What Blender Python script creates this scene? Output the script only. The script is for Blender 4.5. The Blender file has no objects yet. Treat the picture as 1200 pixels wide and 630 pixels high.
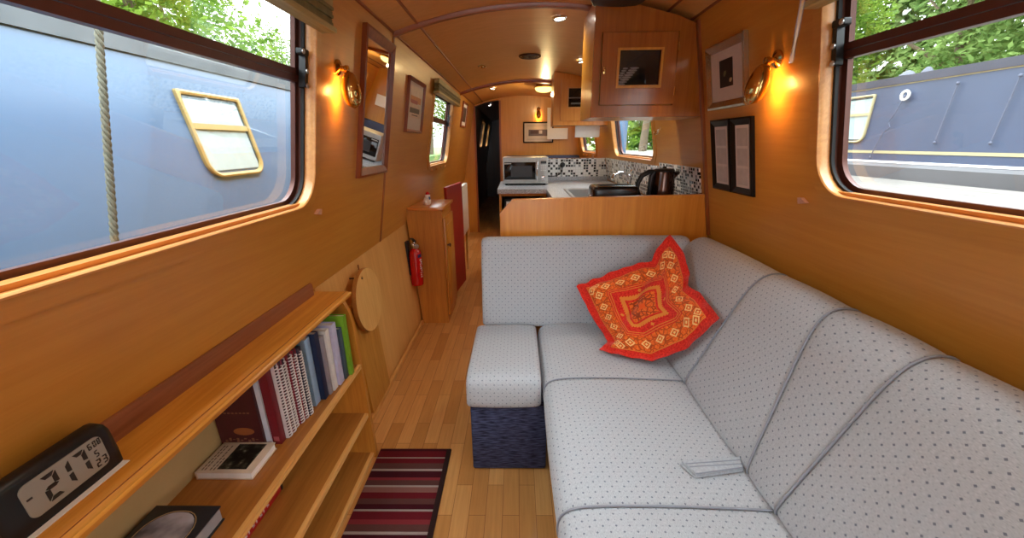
import bpy, bmesh, math, random
from mathutils import Vector, Matrix, Euler
random.seed(7)
S = bpy.context.scene
COL = S.collection
PI = math.pi
R = math.radians

# ------------------------------------------------------------------ materials
def srgb(r, g, b):
    f = lambda c: (c/255/12.92) if c/255 <= .04045 else ((c/255+.055)/1.055)**2.4
    return (f(r), f(g), f(b), 1)

class NT:
    def __init__(s, name):
        s.m = bpy.data.materials.new(name); s.m.use_nodes = True
        s.t = s.m.node_tree; s.t.nodes.clear()
        s.out = s.t.nodes.new('ShaderNodeOutputMaterial')
    def n(s, typ, props=None, **ins):
        nd = s.t.nodes.new('ShaderNode'+typ)
        for k, v in (props or {}).items(): setattr(nd, k, v)
        for k, v in ins.items(): s.set(nd, k, v)
        return nd
    def set(s, nd, k, v):
        key = int(k[1:]) if k[0] == 'i' and k[1:].isdigit() else k.replace('_', ' ')
        sock = nd.inputs[key]
        if isinstance(v, bpy.types.NodeSocket): s.t.links.new(v, sock)
        elif isinstance(v, bpy.types.Node): s.t.links.new(v.outputs[0], sock)
        else: sock.default_value = v
    def math(s, op, a, b=0.0, c=None):
        nd = s.n('Math', {'operation': op}, i0=a, i1=b)
        if c is not None: s.set(nd, 'i2', c)
        return nd.outputs[0]
    def mix(s, fac, a, b, mode='MIX'):
        nd = s.n('Mix', {'data_type': 'RGBA', 'blend_type': mode})
        s.set(nd, 'i0', fac); s.set(nd, 'i6', a); s.set(nd, 'i7', b)
        return nd.outputs[2]
    def ramp(s, fac, stops, interp='LINEAR'):
        nd = s.n('ValToRGB'); s.set(nd, 'i0', fac)
        cr = nd.color_ramp; cr.interpolation = interp
        while len(cr.elements) < len(stops): cr.elements.new(.5)
        for e, (p, c) in zip(cr.elements, stops): e.position = p; e.color = c
        return nd.outputs[0]
    def coords(s, out='Object', scale=(1, 1, 1), loc=(0, 0, 0), rot=(0, 0, 0)):
        tc = s.n('TexCoord')
        mp = s.n('Mapping'); s.t.links.new(tc.outputs[out], mp.inputs[0])
        mp.inputs[1].default_value = loc; mp.inputs[2].default_value = rot; mp.inputs[3].default_value = scale
        return mp.outputs[0]
    def sep(s, v):
        return s.n('SeparateXYZ', i0=v).outputs
    def finish(s, color, rough=.5, metal=0., bump=None, bstr=.2, spec=.5, bdist=.002, coat=0., sheen=0.):
        b = s.n('BsdfPrincipled')
        s.set(b, 'Base_Color', color); s.set(b, 'Roughness', rough); s.set(b, 'Metallic', metal)
        b.inputs['Specular IOR Level'].default_value = spec
        b.inputs['Coat Weight'].default_value = coat; b.inputs['Coat Roughness'].default_value = .15
        b.inputs['Sheen Weight'].default_value = sheen
        if bump is not None:
            bp = s.n('Bump', Strength=bstr, Height=bump); bp.inputs['Distance'].default_value = bdist
            s.t.links.new(bp.outputs[0], b.inputs['Normal'])
        s.t.links.new(b.outputs[0], s.out.inputs[0])
        return s.m

def plain(name, col, rough=.5, metal=0., spec=.5, var=.06, scale=30, coat=0.):
    t = NT(name)
    no = t.n('TexNoise', Vector=t.coords(), Scale=scale, Detail=2.0)
    dark = tuple(c*(1-var) for c in col[:3])+(1,); lite = tuple(min(1, c*(1+var)) for c in col[:3])+(1,)
    c = t.ramp(no.outputs[0], [(.3, dark), (.7, lite)])
    return t.finish(c, rough, metal, spec=spec, coat=coat)

def wood(name, c1, c2, axis='y', rough=.35, scale=1.0, coat=.15, grain=.5):
    """fine streaked varnished timber, the grain along the given axis"""
    t = NT(name)
    sc = {'x': (1.2, 26, 26), 'y': (26, 1.2, 26), 'z': (26, 26, 1.2)}[axis]
    sc = tuple(v*scale for v in sc)
    v = t.coords(scale=sc)
    n1 = t.n('TexNoise', Vector=v, Scale=1.6, Detail=5.0, Roughness=.62, Distortion=.4)
    v2 = t.coords(scale=tuple(q*4 for q in sc))
    n2 = t.n('TexNoise', Vector=v2, Scale=1.5, Detail=2.0)
    big = t.n('TexNoise', Vector=t.coords(scale=(2, 2, 2)), Scale=1.2, Detail=2.0)
    f = t.math('ADD', t.math('MULTIPLY', n1.outputs[0], .6), t.math('MULTIPLY', n2.outputs[0], .25))
    f = t.math('ADD', f, t.math('MULTIPLY', big.outputs[0], .3))
    mid = .57
    c = t.ramp(f, [(mid-.22*grain-.05, c1), (mid+.22*grain+.05, c2)])
    return t.finish(c, rough, bump=n2.outputs[0], bstr=.06, coat=coat)

def emit(name, col, strength):
    t = NT(name)
    e = t.n('Emission', Color=col, Strength=strength)
    t.t.links.new(e.outputs[0], t.out.inputs[0])
    return t.m

def glassy(name, tint=(.95, .97, .96, 1), refl=.06, k=.35):
    t = NT(name)
    tr = t.n('BsdfTransparent', Color=tint); gl = t.n('BsdfGlossy', Roughness=.02)
    lw = t.n('LayerWeight', Blend=.25)
    f = t.math('ADD', t.math('MULTIPLY', lw.outputs[0], k), refl*.5)
    mx = t.n('MixShader'); t.set(mx, 'i0', f)
    t.t.links.new(tr.outputs[0], mx.inputs[1]); t.t.links.new(gl.outputs[0], mx.inputs[2])
    t.t.links.new(mx.outputs[0], t.out.inputs[0])
    return t.m

def fabric_mat():
    """pale grey upholstery with staggered little dark diamonds (UV in metres)"""
    t = NT('dotted_upholstery')
    uv = t.coords('UV')
    P = .031
    def dots(du, dv, r):
        v = t.sep(uv)
        u_ = t.math('SUBTRACT', t.math('FRACT', t.math('ADD', t.math('MULTIPLY', v[0], 1/P), du)), .5)
        v_ = t.math('SUBTRACT', t.math('FRACT', t.math('ADD', t.math('MULTIPLY', v[1], 1/P), dv)), .5)
        d = t.math('ADD', t.math('ABSOLUTE', u_), t.math('ABSOLUTE', v_))
        return t.math('LESS_THAN', d, r)
    big = t.math('MAXIMUM', dots(0, 0, .10), dots(.5, .5, .10))
    small = t.math('MAXIMUM', dots(.5, 0, .06), dots(0, .5, .06))
    weave = t.n('TexNoise', Vector=t.coords('UV', scale=(150, 1100, 1)), Scale=1.0, Detail=3.0)
    mott = t.n('TexNoise', Vector=t.coords('UV', scale=(14, 14, 1)), Scale=1.0, Detail=2.0)
    base = t.ramp(weave.outputs[0], [(.3, srgb(152, 160, 167)), (.7, srgb(200, 206, 210))])
    base = t.mix(t.math('MULTIPLY', mott.outputs[0], .25), base, srgb(172, 180, 192))
    c = t.mix(t.math('MULTIPLY', small, .35), base, srgb(92, 100, 118))
    c = t.mix(t.math('MULTIPLY', big, .7), c, srgb(70, 80, 102))
    return t.finish(c, .9, bump=weave.outputs[0], bstr=.25, spec=.2, sheen=.2)

def navy_mat():
    t = NT('navy_chenille')
    n = t.n('TexNoise', Vector=t.coords('UV', scale=(25, 210, 1)), Scale=1.0, Detail=3.0)
    c = t.ramp(n.outputs[0], [(.35, srgb(24, 28, 48)), (.68, srgb(78, 86, 120))])
    return t.finish(c, .85, bump=n.outputs[0], bstr=.3, spec=.25)

def floor_mat():
    t = NT('oak_strip_laminate')
    v = t.coords(rot=(0, 0, R(90)))
    br = t.n('TexBrick', {'offset': .37, 'offset_frequency': 2}, Vector=v, Color1=srgb(230, 178, 110), Color2=srgb(204, 148, 82), Mortar=srgb(140, 82, 38),
             Scale=1.0)
    br.inputs['Mortar Size'].default_value = .0009; br.inputs['Mortar Smooth'].default_value = .2
    br.inputs['Bias'].default_value = .05
    br.inputs['Brick Width'].default_value = .36; br.inputs['Row Height'].default_value = .062
    g = t.n('TexNoise', Vector=t.coords(scale=(60, 3, 60)), Scale=1.5, Detail=5.0, Roughness=.6)
    gc = t.ramp(g.outputs[0], [(.3, (.76, .70, .66, 1)), (.7, (1.0, 1.0, 1.0, 1))])
    c = t.mix(.75, br.outputs[0], gc, 'MULTIPLY')
    return t.finish(c, .33, bump=g.outputs[0], bstr=.05, coat=.1)

def rug_mat():
    t = NT('striped_rug_weave')
    v = t.coords('Object')
    s = t.sep(v)
    f = t.math('DIVIDE', t.math('MULTIPLY', s[1], -1.0), 1.0)          # metres from the far end
    stripes = [('m', .034), ('g', .006), ('m', .028), ('b', .030), ('g', .010), ('d', .034), ('r', .012), ('b', .026), ('g', .009),
               ('p', .022), ('m', .030), ('b', .024), ('d', .020), ('g', .008), ('m', .034), ('r', .018), ('b', .03), ('g', .01),
               ('d', .034), ('m', .03), ('p', .024), ('g', .008), ('m', .04), ('b', .03), ('d', .03), ('g', .008), ('m', .05), ('p', .03)]
    pal = dict(m=srgb(110, 30, 40), d=srgb(72, 24, 34), r=srgb(138, 52, 58), b=srgb(98, 62, 58), p=srgb(142, 98, 90), g=srgb(176, 162, 156))
    tot = .70
    p = .016; stops = [(0.0, pal['d'])]
    for k, w in stripes:
        if p > tot: break
        stops.append((p/tot, pal[k])); p += w
    c = t.ramp(t.math('DIVIDE', f, tot), stops[:31], 'CONSTANT')
    w = t.n('TexNoise', Vector=t.coords(scale=(500, 500, 500)), Scale=1.0, Detail=1.0)
    c = t.mix(t.math('MULTIPLY', w.outputs[0], .45), c, srgb(40, 20, 22), 'MULTIPLY')
    edge = t.math('GREATER_THAN', t.math('ABSOLUTE', s[0]), .150)
    c = t.mix(edge, c, srgb(50, 34, 32))
    return t.finish(c, .95, bump=w.outputs[0], bstr=.5, spec=.1)

def mosaic_mat(name, pu, pv, thr):
    """square glass tiles, white black and grey, white grout (UV in metres)"""
    t = NT(name)
    s = t.sep(t.coords('UV'))
    a = t.math('MULTIPLY', s[0], 1/pu); b = t.math('MULTIPLY', s[1], 1/pv)
    cell = t.n('CombineXYZ', X=t.math('FLOOR', a), Y=t.math('FLOOR', b))
    wn = t.n('TexWhiteNoise', {'noise_dimensions': '2D'}, Vector=cell.outputs[0])
    col = t.ramp(wn.outputs[0], [(0, srgb(24, 26, 28)), (thr, srgb(70, 74, 78)), (thr+.10, srgb(150, 154, 156)), (thr+.22, srgb(236, 236, 234))], 'CONSTANT')
    fu = t.math('ABSOLUTE', t.math('SUBTRACT', t.math('FRACT', a), .5)); fv = t.math('ABSOLUTE', t.math('SUBTRACT', t.math('FRACT', b), .5))
    gr = t.math('GREATER_THAN', t.math('MAXIMUM', fu, fv), .40)
    c = t.mix(gr, col, srgb(222, 222, 218))
    return t.finish(c, .15, bump=gr, bstr=-.15)

def speckle_mat(name, base, a, b, scale=420):
    t = NT(name)
    v = t.n('TexVoronoi', Vector=t.coords(), Scale=scale)
    n = t.n('TexNoise', Vector=t.coords(), Scale=scale*.35, Detail=3.0)
    c = t.ramp(n.outputs[0], [(.36, a), (.46, base), (.58, base), (.66, b)])
    return t.finish(c, .35)

def pillow_mat():
    """red kilim-like cover: orange border band with pale diamonds, ruled frames, a notched orange square in the middle (UV 0..1)"""
    t = NT('red_patterned_cotton')
    s = t.sep(t.coords('UV'))
    u, v = t.math('SUBTRACT', s[0], .5), t.math('SUBTRACT', s[1], .5)
    au, av = t.math('ABSOLUTE', u), t.math('ABSOLUTE', v)
    m = t.math('MAXIMUM', au, av)
    inr = lambda x, lo, hi: t.math('MULTIPLY', t.math('GREATER_THAN', x, lo), t.math('LESS_THAN', x, hi))
    no = t.n('TexNoise', Vector=t.coords('UV', scale=(70, 70, 1)), Scale=1.0, Detail=3.0)
    red = t.ramp(no.outputs[0], [(.35, srgb(186, 26, 20)), (.65, srgb(226, 58, 40))])
    orange = t.ramp(no.outputs[0], [(.35, srgb(212, 74, 20)), (.65, srgb(238, 122, 44))])
    cream = srgb(240, 190, 120); gold = srgb(216, 130, 50); brown = srgb(150, 60, 24)
    c = red
    band = inr(m, .268, .415)
    c = t.mix(band, c, orange)
    # speckled motif lines inside the band
    vor = t.n('TexVoronoi', {'feature': 'DISTANCE_TO_EDGE'}, Vector=t.coords('UV', scale=(22, 22, 1)), Scale=1.0)
    lines = t.math('MULTIPLY', t.math('LESS_THAN', vor.outputs[0], .07), band)
    c = t.mix(t.math('MULTIPLY', lines, .75), c, brown)
    # diamonds along the band
    P = .13
    def cellf(x): return t.math('SUBTRACT', t.math('FRACT', t.math('ADD', t.math('DIVIDE', x, P), .5)), .5)
    du = t.math('ABSOLUTE', cellf(u)); dv = t.math('ABSOLUTE', cellf(v))
    off_u = t.math('ABSOLUTE', t.math('DIVIDE', t.math('SUBTRACT', au, .342), P)); off_v = t.math('ABSOLUTE', t.math('DIVIDE', t.math('SUBTRACT', av, .342), P))
    d1 = t.math('ADD', off_u, dv); d2 = t.math('ADD', off_v, du)
    d = t.math('MINIMUM', d1, d2)
    dia = t.math('MULTIPLY', inr(d, .22, .33), inr(m, .262, .42))
    dot = t.math('MULTIPLY', t.math('LESS_THAN', d, .10), inr(m, .262, .42))
    c = t.mix(t.math('MAXIMUM', dia, dot), c, cream)
    for lo, hi in ((.232, .240), (.252, .259), (.416, .424)):
        c = t.mix(t.math('MULTIPLY', inr(m, lo, hi), .85), c, gold)
    # centre: notched square
    mc = t.math('ADD', m, t.math('MULTIPLY', t.math('PINGPONG', t.math('ADD', t.math('MULTIPLY', u, 1.0), t.math('MULTIPLY', v, 1.0)), .012), 1.0))
    c = t.mix(t.math('LESS_THAN', mc, .182), c, gold)
    c = t.mix(t.math('LESS_THAN', m, .142), c, red)
    c = t.mix(t.math('LESS_THAN', m, .124), c, orange)
    c = t.mix(t.math('MULTIPLY', t.math('LESS_THAN', vor.outputs[0], .09), t.math('LESS_THAN', m, .12)), c, brown)
    c = t.mix(t.math('LESS_THAN', m, .030), c, srgb(232, 90, 20))
    # small stars in the red field
    fs = lambda x, k: t.math('ABSOLUTE', t.math('SUBTRACT', t.math('ABSOLUTE', x), k))
    st = t.math('ADD', fs(u, .205), fs(v, .0)); st2 = t.math('ADD', fs(v, .205), fs(u, .0)); 
    c = t.mix(t.math('LESS_THAN', t.math('MINIMUM', st, st2), .018), c, gold)
    return t.finish(c, .9, bump=no.outputs[0], bstr=.4, spec=.15, sheen=.2)

AMB1, AMB2 = srgb(186, 122, 42), srgb(214, 156, 68)
M = {}
M['wall'] = wood('amber_veneer', AMB1, AMB2, 'y', rough=.38, grain=1.3)
M['wall_v'] = wood('amber_veneer_upright', AMB1, AMB2, 'z', rough=.38, grain=1.0)
M['ply'] = wood('pale_plywood', srgb(208, 152, 80), srgb(228, 178, 104), 'z', rough=.5, coat=0, scale=.4)
M['ceil'] = wood('ceiling_ply', srgb(206, 150, 82), srgb(226, 172, 104), 'x', rough=.42, grain=.6, coat=.05)
M['trimwood'] = wood('brown_hardwood', srgb(128, 66, 28), srgb(160, 90, 42), 'y', rough=.35)
M['trimwood_z'] = wood('brown_hardwood_upright', srgb(128, 66, 28), srgb(160, 90, 42), 'z', rough=.35)
M['trimwood_x'] = wood('brown_hardwood_across', srgb(128, 66, 28), srgb(160, 90, 42), 'x', rough=.35)
M['darkstrip'] = wood('dark_reddish_hardwood', srgb(128, 74, 44), srgb(164, 104, 68), 'y', rough=.55, coat=0)
M['shelf'] = wood('oak_shelf', srgb(188, 120, 38), srgb(222, 158, 66), 'y', rough=.32)
M['shelfz'] = wood('oak_panel', srgb(176, 108, 36), srgb(208, 140, 54), 'z', rough=.35)
M['oak_x'] = wood('oak_across', srgb(196, 118, 48), srgb(222, 148, 70), 'x', rough=.32)
M['partition'] = wood('partition_veneer', srgb(206, 124, 36), srgb(232, 158, 60), 'z', rough=.32, scale=.7)
M['cup'] = wood('cupboard_oak', srgb(142, 76, 18), srgb(174, 104, 32), 'z', rough=.22, coat=.4)
M['cup_side'] = wood('cupboard_side_oak', srgb(186, 124, 36), srgb(218, 160, 60), 'z', rough=.3)
M['winwood'] = wood('window_lining_pine', srgb(206, 138, 72), srgb(232, 170, 98), 'y', rough=.3, coat=.3)
M['shelf_in'] = wood('shaded_oak_shelf', srgb(152, 94, 36), srgb(184, 122, 54), 'y', rough=.35)  # shade inside the bookcase, put into a darker oak colour
M['liplight'] = wood('pale_oak_lip', srgb(206, 148, 76), srgb(230, 178, 104), 'y', rough=.35)
M['cup_far'] = wood('golden_cupboard_oak', srgb(214, 134, 50), srgb(238, 166, 78), 'z', rough=.3)
M['sillwood'] = wood('orange_sill_wood', srgb(206, 128, 58), srgb(230, 158, 80), 'y', rough=.3, coat=.2)
M['board'] = wood('pale_chopping_board', srgb(216, 164, 88), srgb(236, 190, 116), 'z', rough=.5, coat=0)
M['plank'] = wood('yellow_pine_plank', srgb(176, 118, 42), srgb(204, 148, 66), 'z', rough=.5, coat=0)
M['disc_edge'] = wood('chopping_board_edge', srgb(150, 96, 40), srgb(180, 124, 58), 'y', rough=.6, coat=0)
M['cream'] = plain('cream_board', srgb(196, 166, 112), .6, var=.03)
M['brown_metal'] = plain('brown_anodised', srgb(92, 54, 44), .35, .35)
M['black'] = plain('black_plastic', srgb(18, 18, 20), .4)
M['rubber'] = plain('black_rubber', srgb(26, 26, 28), .7)
M['alu'] = plain('bright_aluminium', srgb(206, 206, 204), .3, .8)
M['white'] = plain('white_paint', srgb(236, 234, 230), .5, var=.02)
M['paper'] = plain('white_paper', srgb(232, 230, 226), .8, var=.03)
M['fabric'] = fabric_mat()
M['piping'] = plain('grey_piping', srgb(142, 148, 158), .85)
M['navy'] = navy_mat()
M['floor'] = floor_mat()
M['rug'] = rug_mat()
M['glass'] = glassy('window_glass', k=.22, refl=.03)
M['pglass'] = glassy('boat_pane', refl=.01, k=.08)
M['dglass'] = glassy('cupboard_glass', tint=(.75, .75, .75, 1), refl=.10)
M['brass'] = plain('polished_brass', srgb(206, 168, 104), .10, 1.0, var=.03)
M['chrome'] = plain('chrome', srgb(220, 220, 222), .12, 1.0, var=.02)
M['steel'] = plain('brushed_steel', srgb(188, 188, 186), .32, .9, var=.05)
M['kettle'] = plain('dark_bronze_steel', srgb(96, 76, 68), .18, .95, var=.04)
M['mirror'] = plain('mirror_silver', srgb(240, 240, 240), .01, 1.0, var=0)
M['silverframe'] = plain('silver_gilt_frame', srgb(196, 182, 156), .24, .9)
M['darkframe'] = plain('dark_frame', srgb(16, 11, 10), .4, spec=.3)
M['redframe'] = wood('reddish_frame', srgb(110, 50, 22), srgb(150, 78, 36), 'z', rough=.3)
M['mount'] = plain('picture_mount', srgb(214, 206, 200), .85, var=.02)
M['red'] = plain('extinguisher_red', srgb(196, 16, 22), .25, coat=.4)
M['darkred'] = plain('dark_red_board', srgb(150, 20, 32), .4)
M['worktop'] = speckle_mat('speckled_worktop', srgb(176, 178, 182), srgb(112, 116, 126), srgb(226, 226, 226))
M['worktop_edge'] = M['worktop']
M['mosaic'] = mosaic_mat('mosaic_tiles', .0265, .0265, .26)
M['mosaic2'] = mosaic_mat('mosaic_tiles_small', .025, .017, .42)
M['bench'] = plain('dark_blue_upholstery', srgb(62, 70, 96), .85)
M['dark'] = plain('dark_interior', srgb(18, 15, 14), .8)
M['darkwood'] = wood('dark_and_shaded_wood', srgb(58, 26, 14), srgb(84, 40, 20), 'z', rough=.3)  # dark knob and peg wood; on the corridor, its shade put into the colour
M['boatblue'] = plain('pale_blue_paint', srgb(72, 98, 128), .3, var=.05, scale=1.2, coat=.15)
M['boatblue2'] = plain('slate_blue_paint', srgb(58, 68, 90), .5, var=.10, scale=2.5)
M['roofgrey'] = plain('grey_roof_paint', srgb(92, 102, 110), .6, var=.15, scale=6)
M['roofgrey2'] = plain('dull_roof_paint', srgb(56, 58, 70), .6, var=.12, scale=6)
M['hullgrey'] = plain('weathered_hull', srgb(84, 82, 84), .7, var=.15, scale=3)
M['creampaint'] = plain('cream_stripe', srgb(160, 150, 114), .5, var=.03)
M['gold'] = plain('gold_window_frame', srgb(166, 140, 84), .4, .2)
M['curtain'] = plain('white_net_curtain', srgb(176, 186, 190), .9, var=.04, scale=8)
M['rope'] = plain('grey_rope', srgb(92, 90, 76), .95, var=.2, scale=120)
M['rope_dark'] = plain('dark_grey_line', srgb(84, 88, 104), .9, var=.2, scale=90)
M['deck'] = wood('weathered_decking', srgb(84, 78, 72), srgb(122, 116, 108), 'y', rough=.8, coat=0)
M['bark'] = plain('tree_bark', srgb(104, 88, 70), .9, var=.2, scale=8)
M['grass'] = plain('canal_bank_grass', srgb(96, 124, 60), .95, var=.25, scale=3)
M['water'] = plain('canal_water', srgb(52, 62, 56), .08, var=.1, scale=2)
M['path'] = plain('pale_towpath', srgb(140, 134, 126), .9, var=.08, scale=4)
M['bamboo'] = wood('bamboo_slats', srgb(150, 134, 78), srgb(196, 184, 130), 'y', rough=.6, coat=0)
M['acrylic'] = glassy('clear_acrylic', tint=(.9, .92, .93, 1), refl=.35)
M['spot_on'] = emit('lit_spotlight_lens', (1, .93, .8, 1), 14)
M['dome_on'] = emit('lit_dome_glass', (1, .76, .22, 1), 1.5)
M['bulb'] = emit('lit_bulb', (1, .55, .18, 1), 8)
def leaf_mat(name, a, b):
    t = NT(name)
    oi = t.n('TexNoise', Vector=t.coords(), Scale=2.2, Detail=3.0)
    c = t.ramp(oi.outputs[0], [(.35, a), (.65, b)])
    d = t.n('BsdfDiffuse', Color=c); tl = t.n('BsdfTranslucent', Color=c)
    mx = t.n('MixShader'); t.set(mx, 'i0', .4)
    t.t.links.new(d.outputs[0], mx.inputs[1]); t.t.links.new(tl.outputs[0], mx.inputs[2]); t.t.links.new(mx.outputs[0], t.out.inputs[0])
    return t.m
M['leaf'] = leaf_mat('green_leaves', srgb(74, 104, 36), srgb(138, 164, 70))
M['leaf2'] = leaf_mat('grey_green_leaves', srgb(80, 106, 54), srgb(142, 164, 98))

# ------------------------------------------------------------------ mesh tools
def new():
    bm = bmesh.new(); bm.loops.layers.uv.new('UVMap'); bm.faces.layers.int.new('uvset'); return bm

def box(bm, a, b, bev=0.0, seg=2, xf=None):
    x0, y0, z0 = a; x1, y1, z1 = b
    r = bmesh.ops.create_cube(bm, size=1)
    vs = r['verts']
    for v in vs:
        v.co = Vector((x0+(v.co.x+.5)*(x1-x0), y0+(v.co.y+.5)*(y1-y0), z0+(v.co.z+.5)*(z1-z0)))
    fs = set(f for v in vs for f in v.link_faces)
    if bev > 0:
        es = list(set(e for v in vs for e in v.link_edges))
        rr = bmesh.ops.bevel(bm, geom=es, offset=bev, segments=seg, profile=.5, affect='EDGES')
        vs = list(set(v for f in rr['faces'] for v in f.verts) | set(v for v in vs if v.is_valid))
    if xf:
        for v in vs: v.co = xf(v.co)
    return vs

def loft(bm, loops, cap=True, close=True, uv=None):
    """quads between successive loops of equal length"""
    L = [[bm.verts.new(p) for p in lp] for lp in loops]
    n = len(L[0]); lay = bm.loops.layers.uv.active
    for i in range(len(L)-1):
        for j in range(n if close else n-1):
            k = (j+1) % n
            try: f = bm.faces.new((L[i][j], L[i][k], L[i+1][k], L[i+1][j]))
            except ValueError: continue
            if uv:
                for l, (a, b) in zip(f.loops, ((i, j), (i, j+1), (i+1, j+1), (i+1, j))): l[lay].uv = uv(a, b)
                f[bm.faces.layers.int.active] = 1
    if cap and close:
        for lp, rev in ((L[0], True), (L[-1], False)):
            try: bm.faces.new(lp[::-1] if rev else lp)
            except ValueError: pass
    return L

def tube(bm, pts, r, n=8, closed=False, cap=True):
    pts = [Vector(p) for p in pts]; m = len(pts)
    rs = r if isinstance(r, (list, tuple)) else [r]*m
    loops = []; up = None
    for i, p in enumerate(pts):
        if closed: d = pts[(i+1) % m]-pts[i-1]
        else: d = pts[min(i+1, m-1)]-pts[max(i-1, 0)]
        d.normalize()
        if up is None:
            up = Vector((0, 0, 1)) if abs(d.z) < .9 else Vector((1, 0, 0))
        up = (up-d*up.dot(d)).normalized(); sd = d.cross(up)
        loops.append([p+(up*math.cos(2*PI*k/n)+sd*math.sin(2*PI*k/n))*rs[i] for k in range(n)])
    if closed: loops.append(loops[0])
    loft(bm, loops, cap=cap and not closed)

def lathe(bm, prof, o=(0, 0, 0), axis=(0, 0, 1), n=24, cap=True):
    """prof: (radius, height along axis)"""
    ax = Vector(axis).normalized(); o = Vector(o)
    a = ax.orthogonal().normalized(); b = ax.cross(a)
    loops = [[o+ax*h+(a*math.cos(2*PI*k/n)+b*math.sin(2*PI*k/n))*max(r, 1e-5) for k in range(n)] for r, h in prof]
    loft(bm, loops, cap=cap)

def ball(bm, c, r, seg=14, sc=(1, 1, 1)):
    prof = [(math.sin(PI*i/8), -math.cos(PI*i/8)) for i in range(9)]
    c = Vector(c)
    loops = [[c+Vector((p*math.cos(2*PI*k/seg)*sc[0], p*math.sin(2*PI*k/seg)*sc[1], h*sc[2]))*r for k in range(seg)] for p, h in prof]
    for lp in (loops[0], loops[-1]):
        for k in range(seg): lp[k] = lp[k]+Vector((math.cos(2*PI*k/seg), math.sin(2*PI*k/seg), 0))*r*1e-3
    loft(bm, loops)

def prism(bm, pts, fn, w0, w1):
    """outline pts (u,v) carried by fn(u,v,w) from w0 to w1"""
    loft(bm, [[fn(u, v, w0) for u, v in pts], [fn(u, v, w1) for u, v in pts]])

def plate(bm, outline, holes, fn, w0, w1):
    """a sheet with holes"""
    cu = bpy.data.curves.new('c', 'CURVE'); cu.dimensions = '2D'; cu.fill_mode = 'BOTH'; cu.extrude = .5
    for lp in [outline]+holes:
        sp = cu.splines.new('POLY'); sp.points.add(len(lp)-1); sp.use_cyclic_u = True
        for q, (x, y) in zip(sp.points, lp): q.co = (x, y, 0, 1)
    ob = bpy.data.objects.new('c', cu); me = bpy.data.meshes.new_from_object(ob)
    bpy.data.objects.remove(ob); bpy.data.curves.remove(cu)
    base = len(bm.verts); vm = [bm.verts.new(fn(v.co.x, v.co.y, w0+(v.co.z+.5)*(w1-w0))) for v in me.vertices]
    for p in me.polygons:
        try: bm.faces.new([vm[i] for i in p.vertices])
        except ValueError: pass
    bpy.data.meshes.remove(me)
    bmesh.ops.remove_doubles(bm, verts=bm.verts, dist=1e-5)

def rrect(u0, u1, v0, v1, rb, rt=None, n=6):
    rt = rb if rt is None else rt
    out = []
    for cx, cy, r, a in ((u1-rb, v0+rb, rb, -90), (u1-rt, v1-rt, rt, 0), (u0+rt, v1-rt, rt, 90), (u0+rb, v0+rb, rb, 180)):
        for k in range(n+1):
            t = R(a+90*k/n); out.append((cx+r*math.cos(t), cy+r*math.sin(t)))
    return out

def rect(u0, u1, v0, v1): return [(u0, v0), (u1, v0), (u1, v1), (u0, v1)]

def obj(name, bm, mat, parent=None, sharp=38, label=None, norm=True):
    if norm: bmesh.ops.recalc_face_normals(bm, faces=bm.faces)
    lay = bm.loops.layers.uv.active; fl = bm.faces.layers.int['uvset']
    for f in bm.faces:
        f.smooth = True
        if not f[fl]:
            n = f.normal; a = (abs(n.x), abs(n.y), abs(n.z)); k = a.index(max(a))
            for l in f.loops:
                c = l.vert.co
                l[lay].uv = ((c.y, c.z), (c.x, c.z), (c.x, c.y))[k]
    lim = R(sharp)
    for e in bm.edges:
        e.smooth = len(e.link_faces) == 2 and e.calc_face_angle(9) < lim
    me = bpy.data.meshes.new(name); 
    if parent is not None:
        off = world_loc(parent)
        if off.length > 0: bmesh.ops.translate(bm, verts=bm.verts, vec=-off)
        bm.to_mesh(me)
    else: bm.to_mesh(me)
    bm.free()
    o = bpy.data.objects.new(name, me); COL.objects.link(o)
    me.materials.append(mat if not isinstance(mat, str) else M[mat])
    if parent is not None: o.parent = parent
    if label: o['label'] = label
    return o

def world_loc(o):
    v = Vector((0, 0, 0))
    while o is not None: v += o.location; o = o.parent
    return v

def thing(name, label, cat, loc=(0, 0, 0), group=None):
    o = bpy.data.objects.new(name, None); COL.objects.link(o); o.location = loc; o.empty_display_size = .05
    o['label'] = label; o['category'] = cat
    if group: o['group'] = group
    return o

def tag(o, label, cat, group=None):
    o['label'] = label; o['category'] = cat
    if group: o['group'] = group
    # origin to the base
    if o.type == 'MESH' and o.parent is None:
        vs = [v.co for v in o.data.vertices]
        c = Vector(((min(v.x for v in vs)+max(v.x for v in vs))/2, (min(v.y for v in vs)+max(v.y for v in vs))/2, min(v.z for v in vs)))
        o.data.transform(Matrix.Translation(-c)); o.location = c
    return o

def struct(name, bm=None, mat=None, loc=(0, 0, 0), **k):
    if bm is None:
        o = bpy.data.objects.new(name, None); COL.objects.link(o); o.location = loc
    else: o = obj(name, bm, mat, **k)
    o['kind'] = 'structure'
    return o

# ------------------------------------------------------------------ the cabin cross-section (metres; camera above x=0,y=0)
def lx(z): return -.79+.18*(z-.76)          # left cabin side
def rx(z): return .99-.19*(z-.76)           # right cabin side
LWALL = lambda y, z, w=0.: Vector((lx(z)-w, y, z))       # w: outwards
RWALL = lambda y, z, w=0.: Vector((rx(z)+w, y, z))
def cz(x): return 1.935-.235*(x-.1)**2      # arched ceiling
Y0, YB, YE = -1.7, 5.9, 10.2                # bow bulkhead, far bulkhead, end of the corridor

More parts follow.
